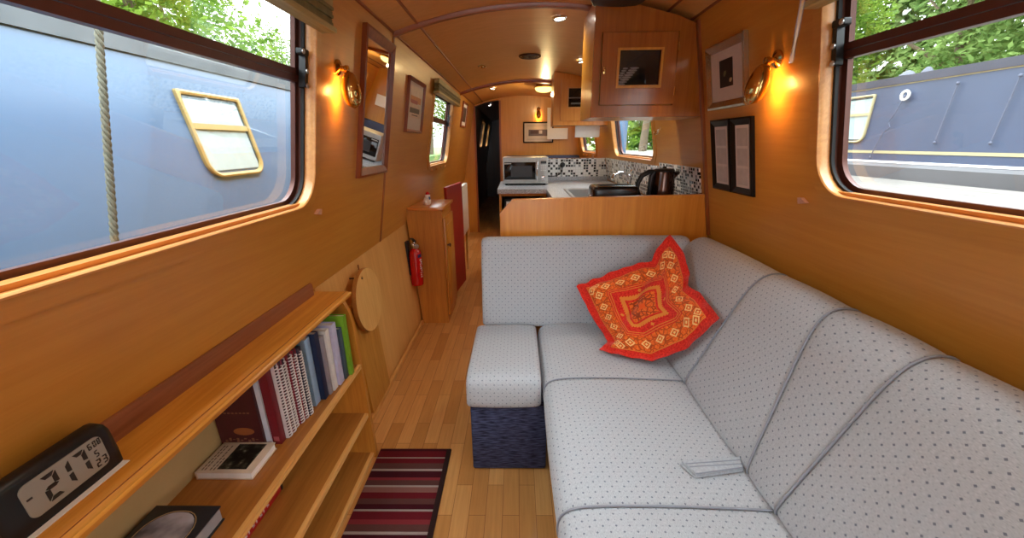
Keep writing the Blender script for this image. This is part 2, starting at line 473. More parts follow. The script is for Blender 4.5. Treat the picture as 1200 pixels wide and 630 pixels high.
# windows: side, y0, y1, z0, z1
WIN = [('L', .20, 1.37, 1.105, 1.735, .10), ('L', 3.22, 4.10, 1.13, 1.70, .09), ('R', .20, 1.205, 1.150, 1.735, .10),
       ('R', 2.66, 3.74, 1.185, 1.73, .09), ('R', 4.62, 5.62, 1.185, 1.70, .09),
       ('L', 7.45, 8.0, 1.25, 1.68, .08), ('L', 8.85, 9.35, 1.25, 1.68, .08)]
def whole(w, g): return rrect(w[1]-g, w[2]+g, w[3]-g, w[4]+g, w[5]+g, .03+g)

bm = new(); plate(bm, rect(Y0, YB, .773, 1.84), [whole(w, .004) for w in WIN if w[0] == 'L' and w[1] < YB], LWALL, 0, .064)
struct('wall_left', bm, 'wall')
bm = new(); plate(bm, rect(YB, YE, .78, 1.84), [whole(w, .004) for w in WIN if w[0] == 'L' and w[1] > YB], LWALL, 0, .064)
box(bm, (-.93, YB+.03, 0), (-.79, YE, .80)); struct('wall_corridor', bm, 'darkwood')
bm = new(); plate(bm, rect(Y0, YB, .78, 1.84), [whole(w, .004) for w in WIN if w[0] == 'R'], RWALL, 0, .064)
struct('wall_right', bm, 'wall')
bm = new(); prism(bm, [(-.735, -.02), (-.79, .7725), (-.86, .7725), (-.86, -.02)], lambda u, v, w: Vector((u, w, v)), 1.40, YB)
struct('wall_left_lower', bm, 'ply')
bm = new(); box(bm, (-.905, Y0, -.02), (-.875, 1.40, .80))
box(bm, (-.875, Y0, .7735), (-.80, 1.40, .80)); struct('wall_left_hull', bm, 'ply')
bm = new(); box(bm, (.985, Y0, -.02), (1.015, YB, .81)); struct('wall_right_lower', bm, 'ply')
bm = new(); box(bm, (-.92, Y0, -.06), (1.05, YE, 0)); struct('floor', bm, 'floor')
# ceiling: arched sheet
bm = new()
xs = [-.78+i*(1.76/32) for i in range(33)]
def ceil_loops(y):
    return [Vector((x, y, cz(x))) for x in xs]+[Vector((x, y, cz(x)+.03)) for x in xs[::-1]]
loft(bm, [ceil_loops(Y0), ceil_loops(YB)]); struct('ceiling', bm, 'ceil')
bm = new(); loft(bm, [[Vector((x, YB, cz(x)-.0)) for x in xs]+[Vector((x, YB, cz(x)+.03)) for x in xs[::-1]], [Vector((x, YE, cz(x))) for x in xs]+[Vector((x, YE, cz(x)+.03)) for x in xs[::-1]]])
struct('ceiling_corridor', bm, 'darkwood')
def rib(y, w, d):
    bm = new(); xr = [-.61+i*(1.42/30) for i in range(31)]
    lo = lambda yy, e: [Vector((x, yy, cz(x)-e)) for x in xr]+[Vector((x, yy, cz(x)+.012)) for x in xr[::-1]]
    loft(bm, [lo(y, d*.4), lo(y+w*.12, d), lo(y+w*.45, d), lo(y+w*.55, d*.6), lo(y+w*.88, d*.6), lo(y+w, d*.2)])
    return bm
struct('trim_1', rib(2.135, .055, .020), 'trimwood_x')
struct('trim_2', rib(4.48, .06, .026), 'trimwood_x')
# battens along the ceiling edge and the joint of the wall panels
for i, (x, w) in enumerate(((-.477, .010), (.677, .010))):
    bm = new(); box(bm, (x-w/2, Y0, cz(x)-.007), (x+w/2, YB-.03, cz(x)+.004), .002); struct('trim_%d' % (3+i), bm, 'trimwood')
bm = new(); prism(bm, rect(2.142, 2.162, .775, 1.82), lambda u, v, w: LWALL(u, v, w), -.005, .002); struct('trim_5', bm, 'trimwood_z')
bm = new(); prism(bm, rect(1.930, 1.950, .85, 1.80), lambda u, v, w: RWALL(u, v, w), -.012, .002); struct('trim_6', bm, 'trimwood_z')
bm = new(); box(bm, (-.735, 1.42, 0), (-.715, 2.68, .032), .006); struct('baseboard_left', bm, 'ply')
bm = new()
for y, s in ((1.815, .0),):
    a = lambda v: -.735-.0712*v
    prism(bm, rect(y-.004, y+.004, .032, .74), lambda u, v, w: Vector((a(v)+w, u, v)), -.002, .003)
struct('trim_7', bm, 'trimwood_z')
# cornice strip on the right and left, where wall meets ceiling
bm = new(); tube(bm, [(-.598, Y0, 1.818), (-.598, YB-.02, 1.818)], .007, 6); struct('trim_8', bm, 'trimwood')
bm = new(); tube(bm, [(.790, Y0, 1.822), (.790, YB-.02, 1.822)], .007, 6); struct('trim_9', bm, 'trimwood')

# far bulkhead with arched doorway, corridor beyond
def fy(y): return lambda u, v, w: Vector((u, y+w, v))
arch = [(-.60, .0), (-.60, 1.80)]+[(-.60+.36*i/8, 1.80+.075*math.sin(PI*.5*i/8)) for i in range(1, 9)]+[(-.24, 0.)]
hullout = [(-.86, 0), (-.86, .78)]+[(lx(1.82), 1.82)]+[(x, cz(x)+.005) for x in xs[4:-4]]+[(rx(1.82), 1.82), (1.0, .78), (1.0, 0)]
bm = new(); plate(bm, [(-.86, 0), (-.86, .78), (lx(1.82), 1.82)]+[(x, cz(x)+.005) for x in xs[4:-4]]+[(rx(1.82), 1.82), (1.0, .78), (1., 0), (-.24, 0)]+[(u, v) for u, v in arch[::-1][1:-1]]+[(-.60, 0)], [], fy(YB), 0, .03)
struct('wall_far', bm, 'wall_v')
bm = new()
path = [Vector((u, YB-.004, v)) for u, v in arch]
for i in range(len(path)-1): pass
loft(bm, [[p+Vector((dx, dy, 0)) for dx, dy in ((-.012, 0), (.012, 0), (.012, -.012), (-.012, -.012))] for p in path], cap=True)
struct('trim_10', bm, 'trimwood_z')
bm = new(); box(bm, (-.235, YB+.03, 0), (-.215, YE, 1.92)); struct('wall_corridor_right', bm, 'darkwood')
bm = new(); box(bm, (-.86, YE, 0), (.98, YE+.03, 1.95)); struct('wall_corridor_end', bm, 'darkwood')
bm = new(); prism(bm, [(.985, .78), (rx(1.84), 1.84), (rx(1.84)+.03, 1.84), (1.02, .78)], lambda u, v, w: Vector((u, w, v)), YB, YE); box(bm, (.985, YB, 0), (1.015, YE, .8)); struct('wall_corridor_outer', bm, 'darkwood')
# bow bulkhead behind the camera; its unseen doorway is added to let daylight in
bow = [(-.86, 0), (-.86, .78), (lx(1.82), 1.82)]+[(x, cz(x)+.005) for x in xs[4:-4]]+[(rx(1.82), 1.82), (1.0, .78), (1., 0)]
bm = new(); plate(bm, bow, [rect(-.32, .52, .25, 1.72)], fy(Y0-.03), 0, .03); struct('wall_front', bm, 'wall_v')

# ------------------------------------------------------------------ windows
def window(n, w, bar=None, latch=True, pegs=False, framemat='brown_metal'):
    side, y0, y1, z0, z1, r = w
    F = LWALL if side == 'L' else RWALL
    root = struct('window_%d' % n, loc=F((y0+y1)/2, z0, 0))
    def ring(prof):
        bm = new(); loops = []
        for ins, off in prof:
            lp = rrect(y0+ins, y1-ins, z0+ins, z1-ins, max(r-ins, .012), max(.03-ins, .008), 7)
            loops.append([F(y, z, off) for y, z in lp])
        for a, b in zip(loops[:-1], loops[1:]):
            loft(bm, [a, b], cap=False)
        bmesh.ops.remove_doubles(bm, verts=bm.verts, dist=1e-5)
        return bm
    obj('surround', ring([(-.042, .002), (-.042, -.005), (-.007, -.006), (-.007, .001)]), 'wall', root)
    obj('lining', ring([(-.007, .0), (-.007, -.009), (-.003, -.010), (0, -.006), (0, .027), (-.003, .03)]), 'winwood', root)
    bm = new(); prism(bm, [(y0+.06, z0-.002), (y1-.07, z0-.002), (y1-.045, z0+.006), (y1-.05, z0+.0095), (y0+.05, z0+.0095)], F, .010, .0365); obj('sill', bm, 'sillwood', root)
    obj('seal', ring([(0, .026), (.008, .026), (.008, .036), (0, .036)]), 'rubber', root)
    obj('frame', ring([(.003, .034), (.003, .046), (.010, .048), (.020, .048), (.020, .063), (.0, .063)]), framemat, root)
    if bar is None: bar = z1-.21
    bm = new()
    for a, b in ((bar-.019, bar-.001), (bar+.001, bar+.019)):
        prism(bm, rect(y0+.015, y1-.015, a, b), F, .040, .060)
    obj('transom', bm, framemat, root)
    bm = new(); lo = rrect(y0+.018, y1-.018, z0+.018, bar-.014, max(r-.018, .01), .004)
    prism(bm, lo, F, .052, .056); obj('pane', bm, 'glass', root)
    bm = new(); prism(bm, rrect(y0+.018, y1-.018, bar+.014, z1-.018, .004, .012), F, .048, .052); obj('pane', bm, 'glass', root)
    if latch:
        bm = new(); yl = y1-.018
        for y in (yl,):
            prism(bm, rrect(y-.030, y+.012, bar+.055, bar+.073, .005), F, .012, .03)
            prism(bm, rrect(y-.004, y+.012, bar-.035, bar+.073, .004), F, .014, .034)
        la = obj('latch', bm, 'black', root)
        bm = new()
        for y, z in ((yl-.022, bar+.064), (yl+.004, bar+.012), (yl+.004, bar-.030)):
            lathe(bm, [(.0075, 0), (.0075, .003), (.004, .005)], F(y, z, .012), (1 if side == 'L' else -1, 0, 0), 12)
        obj('screw', bm, 'alu', la)
    if pegs:
        for k in range(4):
            bm = new(); y = y0+.12+k*(y1-y0-.24)/3
            ball(bm, F(y, z0-.035, -.012), .013, 10); obj('peg', bm, 'winwood', root)
    return root
window(1, WIN[0], 1.512); window(2, WIN[1], 1.50, pegs=True); window(3, WIN[2], 1.528)
window(4, WIN[3], 1.60); window(5, WIN[4], 1.52, pegs=True); window(6, WIN[5], latch=False); window(7, WIN[6], latch=False)

# ------------------------------------------------------------------ blinds
def blind(F, y0, y1, z, label, name='rolled_blind', h=.095):
    t = thing(name, label, 'blind', F((y0+y1)/2, z, -.02))
    bm = new(); prism(bm, rrect(y0, y1, z+h-.03, z+h, .004), F, -.045, -.012); obj('head_rail', bm, 'bamboo', t)
    bm = new()
    for k in range(5):
        zz = z+.012+k*.0105
        prism(bm, rrect(y0+.004, y1-.004, zz, zz+.009, .003), F, -.050+.004*(k % 2), -.014)
    obj('slats', bm, plain('olive_slats', srgb(112, 106, 66), .7, var=.2), t)
    bm = new(); prism(bm, rrect(y0-.006, y1+.008, z-.004, z+.010, .003), F, -.056, -.012); obj('bottom_rail', bm, 'bamboo', t)
    return t
blind(LWALL, .18, 1.40, 1.645, 'olive bamboo blind rolled up above the big left-hand window')
bl = blind(LWALL, 3.12, 4.25, 1.665, 'olive bamboo blind rolled up above the small left-hand window past the poster')
bl = blind(RWALL, .18, 1.215, 1.640, 'bamboo blind rolled up above the big right-hand window')
bm = new(); tube(bm, [(.722, 1.148, 1.640), (.752, 1.196, 1.503)], .0055, 8); obj('wand', bm, 'acrylic', bl, label='clear acrylic tilt wand')

# ------------------------------------------------------------------ bookshelf
bs = thing('bookshelf', 'low oak bookshelf with three open shelves below the big left-hand window', 'bookshelf', (-.75, .55, 0))
def ybar(bm, prof, y0, y1): prism(bm, prof, lambda u, v, w: Vector((u, w, v)), y0, y1)
bm = new(); ybar(bm, [(-.865, .742), (-.655, .742), (-.651, .744), (-.651, .750), (-.645, .752), (-.645, .758), (-.649, .762), (-.657, .7605), (-.660, .762), (-.865, .762)], -.35, 1.396)
tp = obj('top', bm, 'shelf', bs)
bm = new(); box(bm, (-.668, -.35, .7612), (-.6655, 1.396, .7624)); obj('groove', bm, 'trimwood', tp)
bm = new(); ybar(bm, [(-.800, .762), (-.772, .762), (-.772, .800), (-.776, .810), (-.790, .814), (-.794, .814)], -.35, 1.36)
obj('back_rail', bm, 'darkstrip', bs, label='dark wooden strip along the back of the shelf top')
for z in (.463, .230, .026):
    bm = new(); ybar(bm, [(-.865, z-.018), (-.646, z-.018), (-.646, z), (-.865, z)], -.33, 1.358)
    sh = obj('shelf', bm, 'shelf_in', bs)
    bm = new(); ybar(bm, [(-.646, z-.022), (-.637, z-.022), (-.632, z-.019), (-.632, z-.0115), (-.6345, z-.0095), (-.632, z-.0075), (-.632, z-.002), (-.636, z), (-.646, z)], -.33, 1.358)
    obj('edge_lip', bm, 'liplight', sh, label='paler moulded front edge')
bm = new(); box(bm, (-.872, -.33, 0), (-.865, 1.375, .742)); obj('back_panel', bm, 'cream', bs, label='cream back panel')
ep = [(-.872, 0), (-.622, 0), (-.630, .30), (-.638, .556), (-.642, .64), (-.650, .69), (-.664, .725), (-.684, .742), (-.872, .742)]
bm = new(); prism(bm, ep, fy(0), 1.358, 1.378); obj('end_panel', bm, 'shelfz', bs)
bm = new(); prism(bm, ep, fy(0), -.35, -.33); obj('end_panel', bm, 'shelfz', bs)

# books ------------------------------------------------
def cmat(name, rgb, rough=.5, var=.08): 
    if name not in M: M[name] = plain(name, srgb(*rgb), rough, var=var)
    return M[name]
BG = 'books standing on the upper shelf of the bookcase'
ZS = .4638
def book(y0, y1, xf, dep, h, col, label, spiral=None, tilt=0):
    xb = max(xf-dep, -.862)
    t = thing('spiral_notebook' if spiral else 'book', label, 'book', ((xf+xb)/2, (y0+y1)/2, ZS), BG)
    m = cmat('cover_%d_%d_%d' % col, col)
    bm = new(); c = .0016
    box(bm, (xb, y0, ZS), (xf, y0+c, ZS+h)); box(bm, (xb, y1-c, ZS), (xf, y1, ZS+h))
    if not spiral: box(bm, (xf-c, y0, ZS), (xf, y1, ZS+h), .0006)
    obj('cover', bm, m, t)
    bm = new(); box(bm, (xb+.002, y0+c, ZS+.002), (xf-.003, y1-c, ZS+h-.004)); obj('pages', bm, cmat('shaded_pages', (70, 48, 58)) if spiral else M['paper'], t)
    if spiral:
        bm = new(); r = (y1-y0)/2-.0014; yc = (y0+y1)/2; n = int(h/.0100)-1
        for k in range(n):
            z = ZS+.006+k*.0100
            tube(bm, [(xf-.001+r*math.cos(a)*.8, yc+r*math.sin(a), z+.002*math.sin(a)) for a in [2*PI*i/10 for i in range(10)]], .0021, 5, closed=True)
        obj('wire_binding', bm, cmat('wire_%d_%d_%d' % spiral, spiral, .35), t)
    return t
b0 = book(.904, .914, -.735, .125, .245, (70, 16, 20), 'dark maroon book with gold oval on its cover, nearest of the standing books')
bm = new(); lathe(bm, [(.03, 0), (.03, .0006)], (-.785, .9037, .535), (0, -1, 0), 24)
for v in bm.verts: v.co.z = .525+(v.co.z-.535)*.42
obj('cover_emblem', bm, cmat('dull_gold', (150, 84, 40)), b0)
bm = new()
for k in range(9): box(bm, (-.845+k*.011, .9032, .486+.006*(k % 3)), (-.838+k*.011, .9040, .496+.006*(k % 2)))
obj('lettering', bm, cmat('faded_print', (128, 84, 60)), b0); bm = new()
box(bm, (-.83, .9032, .660), (-.81, .9040, .668)); box(bm, (-.80, .9032, .657), (-.79, .9040, .672)); box(bm, (-.783, .9032, .657), (-.775, .9040, .672))
obj('lettering', bm, cmat('faded_print', (128, 84, 60)), b0); bm = new()
for k in range(7): box(bm, (-.83+k*.011, .9032, .585), (-.823+k*.011, .9040, .589))
obj('lettering', bm, cmat('faded_print', (128, 84, 60)), b0)
book(.9155, .921, -.722, .13, .245, (206, 212, 226), 'thin white booklet between the two maroon books')
b1 = book(.9225, .944, -.698, .15, .250, (112, 18, 30), 'thick maroon hardback beside the first spiral notebook')
bm = new(); box(bm, (-.718, .9217, .475), (-.703, .9226, .490)); obj('cover_label', bm, cmat('rose_label', (170, 90, 96)), b1)
W, MR = (226, 222, 224), (126, 34, 50)
book(.947, .964, -.690, .16, .250, (214, 206, 210), 'first white wire-bound notebook next to the thick maroon hardback', W)
book(.966, .983, -.689, .16, .246, (150, 60, 76), 'wire-bound notebook with pink cover, second of the wire-bound row', W)
book(.985, 1.005, -.693, .15, .240, (204, 200, 208), 'wide pale grey wire-bound notebook in the middle of the row', W)
book(1.008, 1.027, -.686, .15, .250, (126, 34, 50), 'maroon wire-bound notebook with white coils', W)
book(1.029, 1.046, -.682, .15, .248, (150, 40, 56), 'second maroon wire-bound notebook, with thin white coils', W)
book(1.048, 1.065, -.677, .15, .246, (44, 50, 70), 'dark wire-bound notebook beside the teal book', W)
book(1.070, 1.092, -.696, .14, .235, (40, 128, 156), 'teal paperback beside the wire-bound notebooks')
book(1.096, 1.128, -.682, .15, .245, (150, 182, 212), 'pale blue book between the teal and the navy book')
book(1.132, 1.156, -.667, .15, .250, (22, 36, 70), 'navy blue book in the shelf row')
book(1.159, 1.176, -.661, .15, .225, (150, 146, 156), 'slim grey book beside the navy book')
book(1.182, 1.208, -.657, .15, .235, (226, 226, 224), 'thick white binder beside the slim grey book')
book(1.216, 1.248, -.651, .16, .240, (196, 196, 226), 'lilac white folder beside the white binder')
book(1.256, 1.278, -.647, .16, .205, (70, 86, 104), 'slate blue book beside the lime green one')
book(1.283, 1.302, -.636, .16, .245, (122, 176, 44), 'lime green folder at the far end of the row')
# flat books
t = thing('book', 'cream hardback with black photo cover lying flat on the upper shelf', 'book', (-.78, .85, ZS))
bm = new(); box(bm, (-.852, .795, ZS+.0205), (-.702, .904, ZS+.0235), .0008); box(bm, (-.852, .795, ZS), (-.702, .904, ZS+.003), .0008); box(bm, (-.852, .795, ZS), (-.849, .904, ZS+.0235), .0008)
obj('cover', bm, cmat('cream_cover', (206, 192, 172)), t)
bm = new(); box(bm, (-.849, .797, ZS+.003), (-.705, .902, ZS+.0205)); obj('pages', bm, 'paper', t)
tt = NT('dark_cover_photo'); n_ = tt.n('TexNoise', Vector=tt.coords(), Scale=60.0, Detail=3.0)
M['photo_dark'] = tt.finish(tt.ramp(n_.outputs[0], [(.45, srgb(16, 16, 14)), (.62, srgb(70, 74, 62)), (.72, srgb(150, 146, 130))]), .4)
bm = new(); box(bm, (-.800, .806, ZS+.0233), (-.722, .896, ZS+.0240)); obj('cover_picture', bm, 'photo_dark', t, label='black photograph on the cover')
bm = new()
for r_, x in enumerate((-.840, -.832, -.818, -.809)):
    for k in range(8 if r_ < 3 else 4): box(bm, (x, .803+k*.0112, ZS+.0233), (x+.0035, .8115+k*.0112, ZS+.0239))
obj('lettering', bm, cmat('grey_print', (120, 108, 96)), t)
t = thing('book', 'thick black book with silver oval cover picture, nearest on the upper shelf', 'book', (-.77, .60, ZS))
bm = new(); box(bm, (-.846, .50, ZS+.038), (-.694, .682, ZS+.042), .001); box(bm, (-.846, .50, ZS), (-.694, .682, ZS+.004), .001); box(bm, (-.846, .50, ZS), (-.842, .682, ZS+.042), .001)
obj('cover', bm, cmat('charcoal_cover', (34, 36, 42)), t)
bm = new(); box(bm, (-.842, .502, ZS+.004), (-.698, .680, ZS+.038)); obj('pages', bm, cmat('grey_pages', (150, 150, 154)), t)
tt = NT('silver_photo'); n_ = tt.n('TexNoise', Vector=tt.coords(), Scale=14.0, Detail=3.0)
M['photo_silver'] = tt.finish(tt.ramp(n_.outputs[0], [(.35, srgb(70, 72, 82)), (.62, srgb(186, 186, 196))]), .3)
bm = new(); prism(bm, rrect(-.826, -.716, .52, .664, .05), lambda u, v, w: Vector((u, v, w)), ZS+.0418, ZS+.0427); obj('cover_picture', bm, 'photo_silver', t)
bm = new(); tube(bm, [(u, v, ZS+.0425) for u, v in rrect(-.829, -.713, .517, .667, .052)], .001, 5, closed=True); obj('cover_border', bm, cmat('gilt_line', (170, 140, 96)), t)
# long red game box on the middle shelf
t = thing('game_box', 'long red game box with white and blue print on the middle shelf', 'box', (-.80, .78, .23))
bm = new(); box(bm, (-.860, .56, .2305), (-.775, .975, .285), .002); obj('lid', bm, cmat('box_red', (188, 22, 26)), t)
bm = new(); box(bm, (-.862, .975, .2305), (-.774, .985, .270), .002); obj('clasp', bm, 'black', t)
bm = new()
for k in range(9): 
    y = .765+k*.017
    box(bm, (-.7755, y, .242), (-.7743, y+.004, .268)); box(bm, (-.7755, y, .262 if k % 2 else .242), (-.7743, y+.010, .268 if k % 2 else .248))
obj('lettering', bm, cmat('box_white', (230, 214, 220)), t)
bm = new(); box(bm, (-.7755, .70, .238), (-.7742, .745, .278)); obj('blue_panel', bm, cmat('box_blue', (56, 92, 170)), t)

# clock ---------------------------------------------------
ck = thing('alarm_clock', 'black digital alarm clock reading 2:17 on the bookshelf top', 'clock', (-.745, .478, .765))
sect = [(-.764, .7645), (-.712, .7645), (-.7125, .770), (-.7175, .842), (-.722, .850), (-.738, .853), (-.762, .834), (-.768, .824)]
cx, cz_ = -.745, .815
loops = []
for y, k in ((.388, .55), (.391, .78), (.398, .93), (.408, 1.), (.536, 1.), (.545, .93), (.551, .78), (.554, .55)):
    loops.append([Vector((cx+(x-cx)*(.75+.25*k), y, (.7645 if z < .766 else .815+(z-.815)*k))) for x, z in sect])
bm = new(); loft(bm, loops); obj('body', bm, cmat('clock_black', (14, 14, 18), .38), ck, sharp=50)
def face(y, z, w):   # on the tilted front
    return Vector((-.7127-(z-.772)*.06+w, y, z))
bm = new(); prism(bm, rrect(.419, .534, .780, .837, .011), face, -.001, .0012); obj('screen', bm, cmat('lcd_grey', (150, 146, 138), .25, .02), ck)
SEG = {'2': 'abged', '1': 'bc', '7': 'abc', '3': 'abgcd', '6': 'afgedc', '8': 'abcdefg', '0': 'abcdef', '5': 'afgcd'}
def digit(bm, ch, y, z, w, h, th):
    mid = z+h/2; g = th*.28
    P = {'a': [(y+g, z+h), (y+w-g, z+h), (y+w-th, z+h-th), (y+th, z+h-th)], 'd': [(y+g, z), (y+th, z+th), (y+w-th, z+th), (y+w-g, z)],
         'g': [(y+g, mid), (y+th, mid+th/2), (y+w-th, mid+th/2), (y+w-g, mid), (y+w-th, mid-th/2), (y+th, mid-th/2)],
         'f': [(y, z+h-g), (y+th, z+h-th-g), (y+th, mid+th/2), (y, mid+g)], 'b': [(y+w, z+h-g), (y+w, mid+g), (y+w-th, mid+th/2), (y+w-th, z+h-th-g)],
         'e': [(y, z+g), (y, mid-g), (y+th, mid-th/2), (y+th, z+th+g)], 'c': [(y+w, z+g), (y+w-th, z+th+g), (y+w-th, mid-th/2), (y+w, mid-g)]}
    for s in SEG[ch]: prism(bm, P[s], face, .0013, .0019)
bm = new()
digit(bm, '2', .444, .788, .021, .043, .0062); digit(bm, '1', .462, .788, .021, .043, .0062); digit(bm, '7', .488, .788, .019, .043, .0062)
prism(bm, rect(.423, .430, .812, .815), face, .0013, .0019)
digit(bm, '2', .5135, .785, .0075, .014, .002); digit(bm, '3', .5235, .785, .0075, .014, .002)
digit(bm, '6', .512, .821, .0055, .011, .0016); digit(bm, '0', .520, .821, .005, .011, .0016); digit(bm, '8', .5267, .821, .005, .011, .0016)
digit(bm, '5', .517, .803, .006, .012, .0018)
obj('digits', bm, cmat('lcd_ink', (34, 26, 20)), ck)
bm = new(); box(bm, (-.757, .43, .8385), (-.755, .50, .8415)); obj('snooze_line', bm, cmat('clock_line', (90, 86, 84)), ck)
bm = new(); box(bm, (-.768, .405, .7626), (-.702, .552, .7640)); tag(obj('paper_slip', bm, 'paper'), 'white paper slip under the black alarm clock', 'paper')

# ------------------------------------------------------------------ boards by the left wall
def lowx(z): return -.735-.0712*z
bm = new(); a = R(-5)
prism(bm, rrect(1.60, 1.855, .034, .60, .012), lambda u, v, w: Vector((lowx(v)+.004+w, u, v)), .0, .018)
tag(obj('wooden_board', bm, 'plank'), 'long pale wooden board leaning on the left wall behind the round board', 'board')
t = thing('chopping_board', 'round wooden chopping board hanging against the left wall past the bookshelf', 'chopping board', (-.74, 1.745, .45))
bm = new(); cc = (1.735, .590); fnb = lambda u, v, w: Vector((lowx(v)+.040+w, u, v))
circ = [(cc[0]+.150*math.cos(2*PI*k/48), cc[1]+.152*math.sin(2*PI*k/48)) for k in range(48)]
hole = [(1.700+.010*math.cos(2*PI*k/14), cc[1]+.122+.010*math.sin(2*PI*k/14)) for k in range(14)]
plate(bm, circ, [hole], fnb, 0, .020); obj('disc', bm, 'board', t)
bm = new(); loft(bm, [[fnb(cc[0]+(u-cc[0])*k, cc[1]+(v-cc[1])*k, w) for u, v in circ] for k, w in ((1.001, .0005), (1.006, .003), (1.006, .017), (1.001, .0195))], cap=False); obj('edge', bm, 'disc_edge', t, label='darker turned edge')
bm = new(); tube(bm, [fnb(1.700, cc[1]+.118, -.05), fnb(1.700, cc[1]+.120, .022)], .004, 8); obj('peg', bm, 'darkwood', t)

# narrow cabinet ----------------------------------------
cb = thing('cabinet', 'narrow oak cabinet with one door against the left wall', 'cabinet', (-.62, 2.88, 0))
bm = new(); prism(bm, [(-.725, 0), (-.530, 0), (-.530, .862), (-.784, .862)], fy(0), 2.695, 3.075); obj('body', bm, 'shelfz', cb)
bm = new(); box(bm, (-.765, 2.672, .862), (-.512, 3.095, .884), .004); obj('top', bm, 'oak_x', cb)
bm = new(); box(bm, (-.530, 2.712, .06), (-.514, 3.06, .80), .003)
box(bm, (-.516, 2.775, .12), (-.510, 3.0, .74), .003); dr = obj('door', bm, 'shelfz', cb)
bm = new(); lathe(bm, [(.006, 0), (.006, .012), (.014, .016), (.014, .024), (.008, .028)], (-.514, 2.75, .60), (1, 0, 0), 14); obj('knob', bm, 'darkwood', dr)
t = thing('ornament', 'small white china ornament with red top on the narrow cabinet', 'ornament', (-.655, 2.82, .884))
bm = new(); lathe(bm, [(.020, 0), (.027, .008), (.029, .028), (.022, .046), (.014, .052)], (-.655, 2.82, .884), n=16); ball(bm, (-.647, 2.815, .946), .020, 12); ball(bm, (-.634, 2.80, .918), .013, 10); ball(bm, (-.662, 2.80, .914), .012, 10)
obj('figure', bm, 'white', t)
bm = new(); lathe(bm, [(.018, 0), (.016, .008), (.006, .018)], (-.645, 2.815, .958), n=12); obj('cap', bm, 'red', t)
bm = new(); box(bm, (-.635, 2.79, .922), (-.624, 2.80, .944), .003); obj('scarf', bm, cmat('ornament_blue', (70, 110, 170)), t)

# fire extinguisher --------------------------------------
fe = thing('fire_extinguisher', 'small red fire extinguisher mounted beside the narrow cabinet', 'fire extinguisher', (-.728, 2.625, .33))
ex, ey = -.722, 2.625
bm = new(); lathe(bm, [(.030, .335), (.041, .342), (.042, .36), (.042, .565), (.038, .588), (.022, .605), (.016, .612)], (ex, ey, 0), n=24); obj('cylinder', bm, 'red', fe)
bm = new(); lathe(bm, [(.014, .606), (.018, .612), (.018, .634), (.012, .640), (.012, .655)], (ex, ey, 0), n=14)
box(bm, (ex-.010, ey-.05, .640), (ex+.010, ey+.02, .652), .003); obj('valve', bm, 'chrome', fe)
bm = new(); prism(bm, [(ey+.015, .652), (ey-.060, .690), (ey-.058, .696), (ey+.018, .662)], lambda u, v, w: Vector((ex+w, u, v)), -.009, .009); obj('lever', bm, 'black', fe)
bm = new(); lathe(bm, [(.016, 0), (.016, .008), (.012, .010)], (ex+.016, ey-.012, .625), (.7, -.7, 0), 14); obj('gauge', bm, 'alu', fe)
bm = new()
for k in range(9):
    z = .400+k*.0155
    for j, a in enumerate((-.62, -.45, -.28)):
        if (k+j) % 4 == 3: continue
        p = Vector((ex+.0424*math.cos(a), ey+.0424*math.sin(a), z)); q = Vector((ex+.0424*math.cos(a+.13), ey+.0424*math.sin(a+.13), z))
        f = bm.faces.new([bm.verts.new(c) for c in (p, q, q+Vector((0, 0, .010)), p+Vector((0, 0, .010)))])
obj('label', bm, cmat('label_white', (232, 222, 220)), fe)
bm = new(); loft(bm, [[Vector((ex+.0423*math.cos(a), ey+.0423*math.sin(a), z)) for a in (-.9, -.7, -.5, -.3, -.1)] for z in (.548, .570)], cap=False, close=False); obj('band', bm, cmat('label_blue', (40, 40, 90)), fe)
bm = new(); box(bm, (-.790, 2.595, .42), (ex-.036, 2.655, .46), .003); box(bm, (-.788, 2.600, .36), (-.765, 2.650, .66), .004); obj('bracket', bm, 'rubber', fe)

# folded red board and radiator further down the aisle
t = thing('folding_table', 'dark red folding table stowed on edge behind the narrow cabinet', 'table', (-.58, 3.33, 0))
bm = new(); prism(bm, [(-.585, 3.12), (-.560, 3.10), (-.500, 3.54), (-.525, 3.56)], lambda u, v, w: Vector((u, v, w)), .05, .975); obj('tabletop', bm, 'darkred', t)
for y in (3.19, 3.51):
    bm = new(); tube(bm, [(-.565, y, 0.0), (-.560, y, .80)], .009, 8); obj('leg', bm, 'black', t)
t = thing('radiator', 'white panel radiator low on the left wall beyond the red table', 'radiator', (-.60, 3.88, 0))
bm = new(); box(bm, (-.560, 3.66, .44), (-.520, 4.10, .92), .008)
for k in range(10): box(bm, (-.522, 3.69+k*.04, .47), (-.516, 3.71+k*.04, .89), .002)
obj('panel', bm, 'white', t)
for y in (3.72, 4.04):
    bm = new(); tube(bm, [(-.545, y, 0), (-.545, y, .45)], .010, 8); obj('pipe', bm, 'chrome', t)

# ------------------------------------------------------------------ rug
bm = new(); box(bm, (-.617, .70, .0005), (-.300, 1.398, .010), .003)
rug = obj('rug', bm, 'rug'); rug['label'] = 'maroon striped rug with dark border on the wooden floor'; rug['category'] = 'rug'
rug.data.transform(Matrix.Translation((.470, -1.398, 0))); rug.location = (-.470, 1.398, 0)

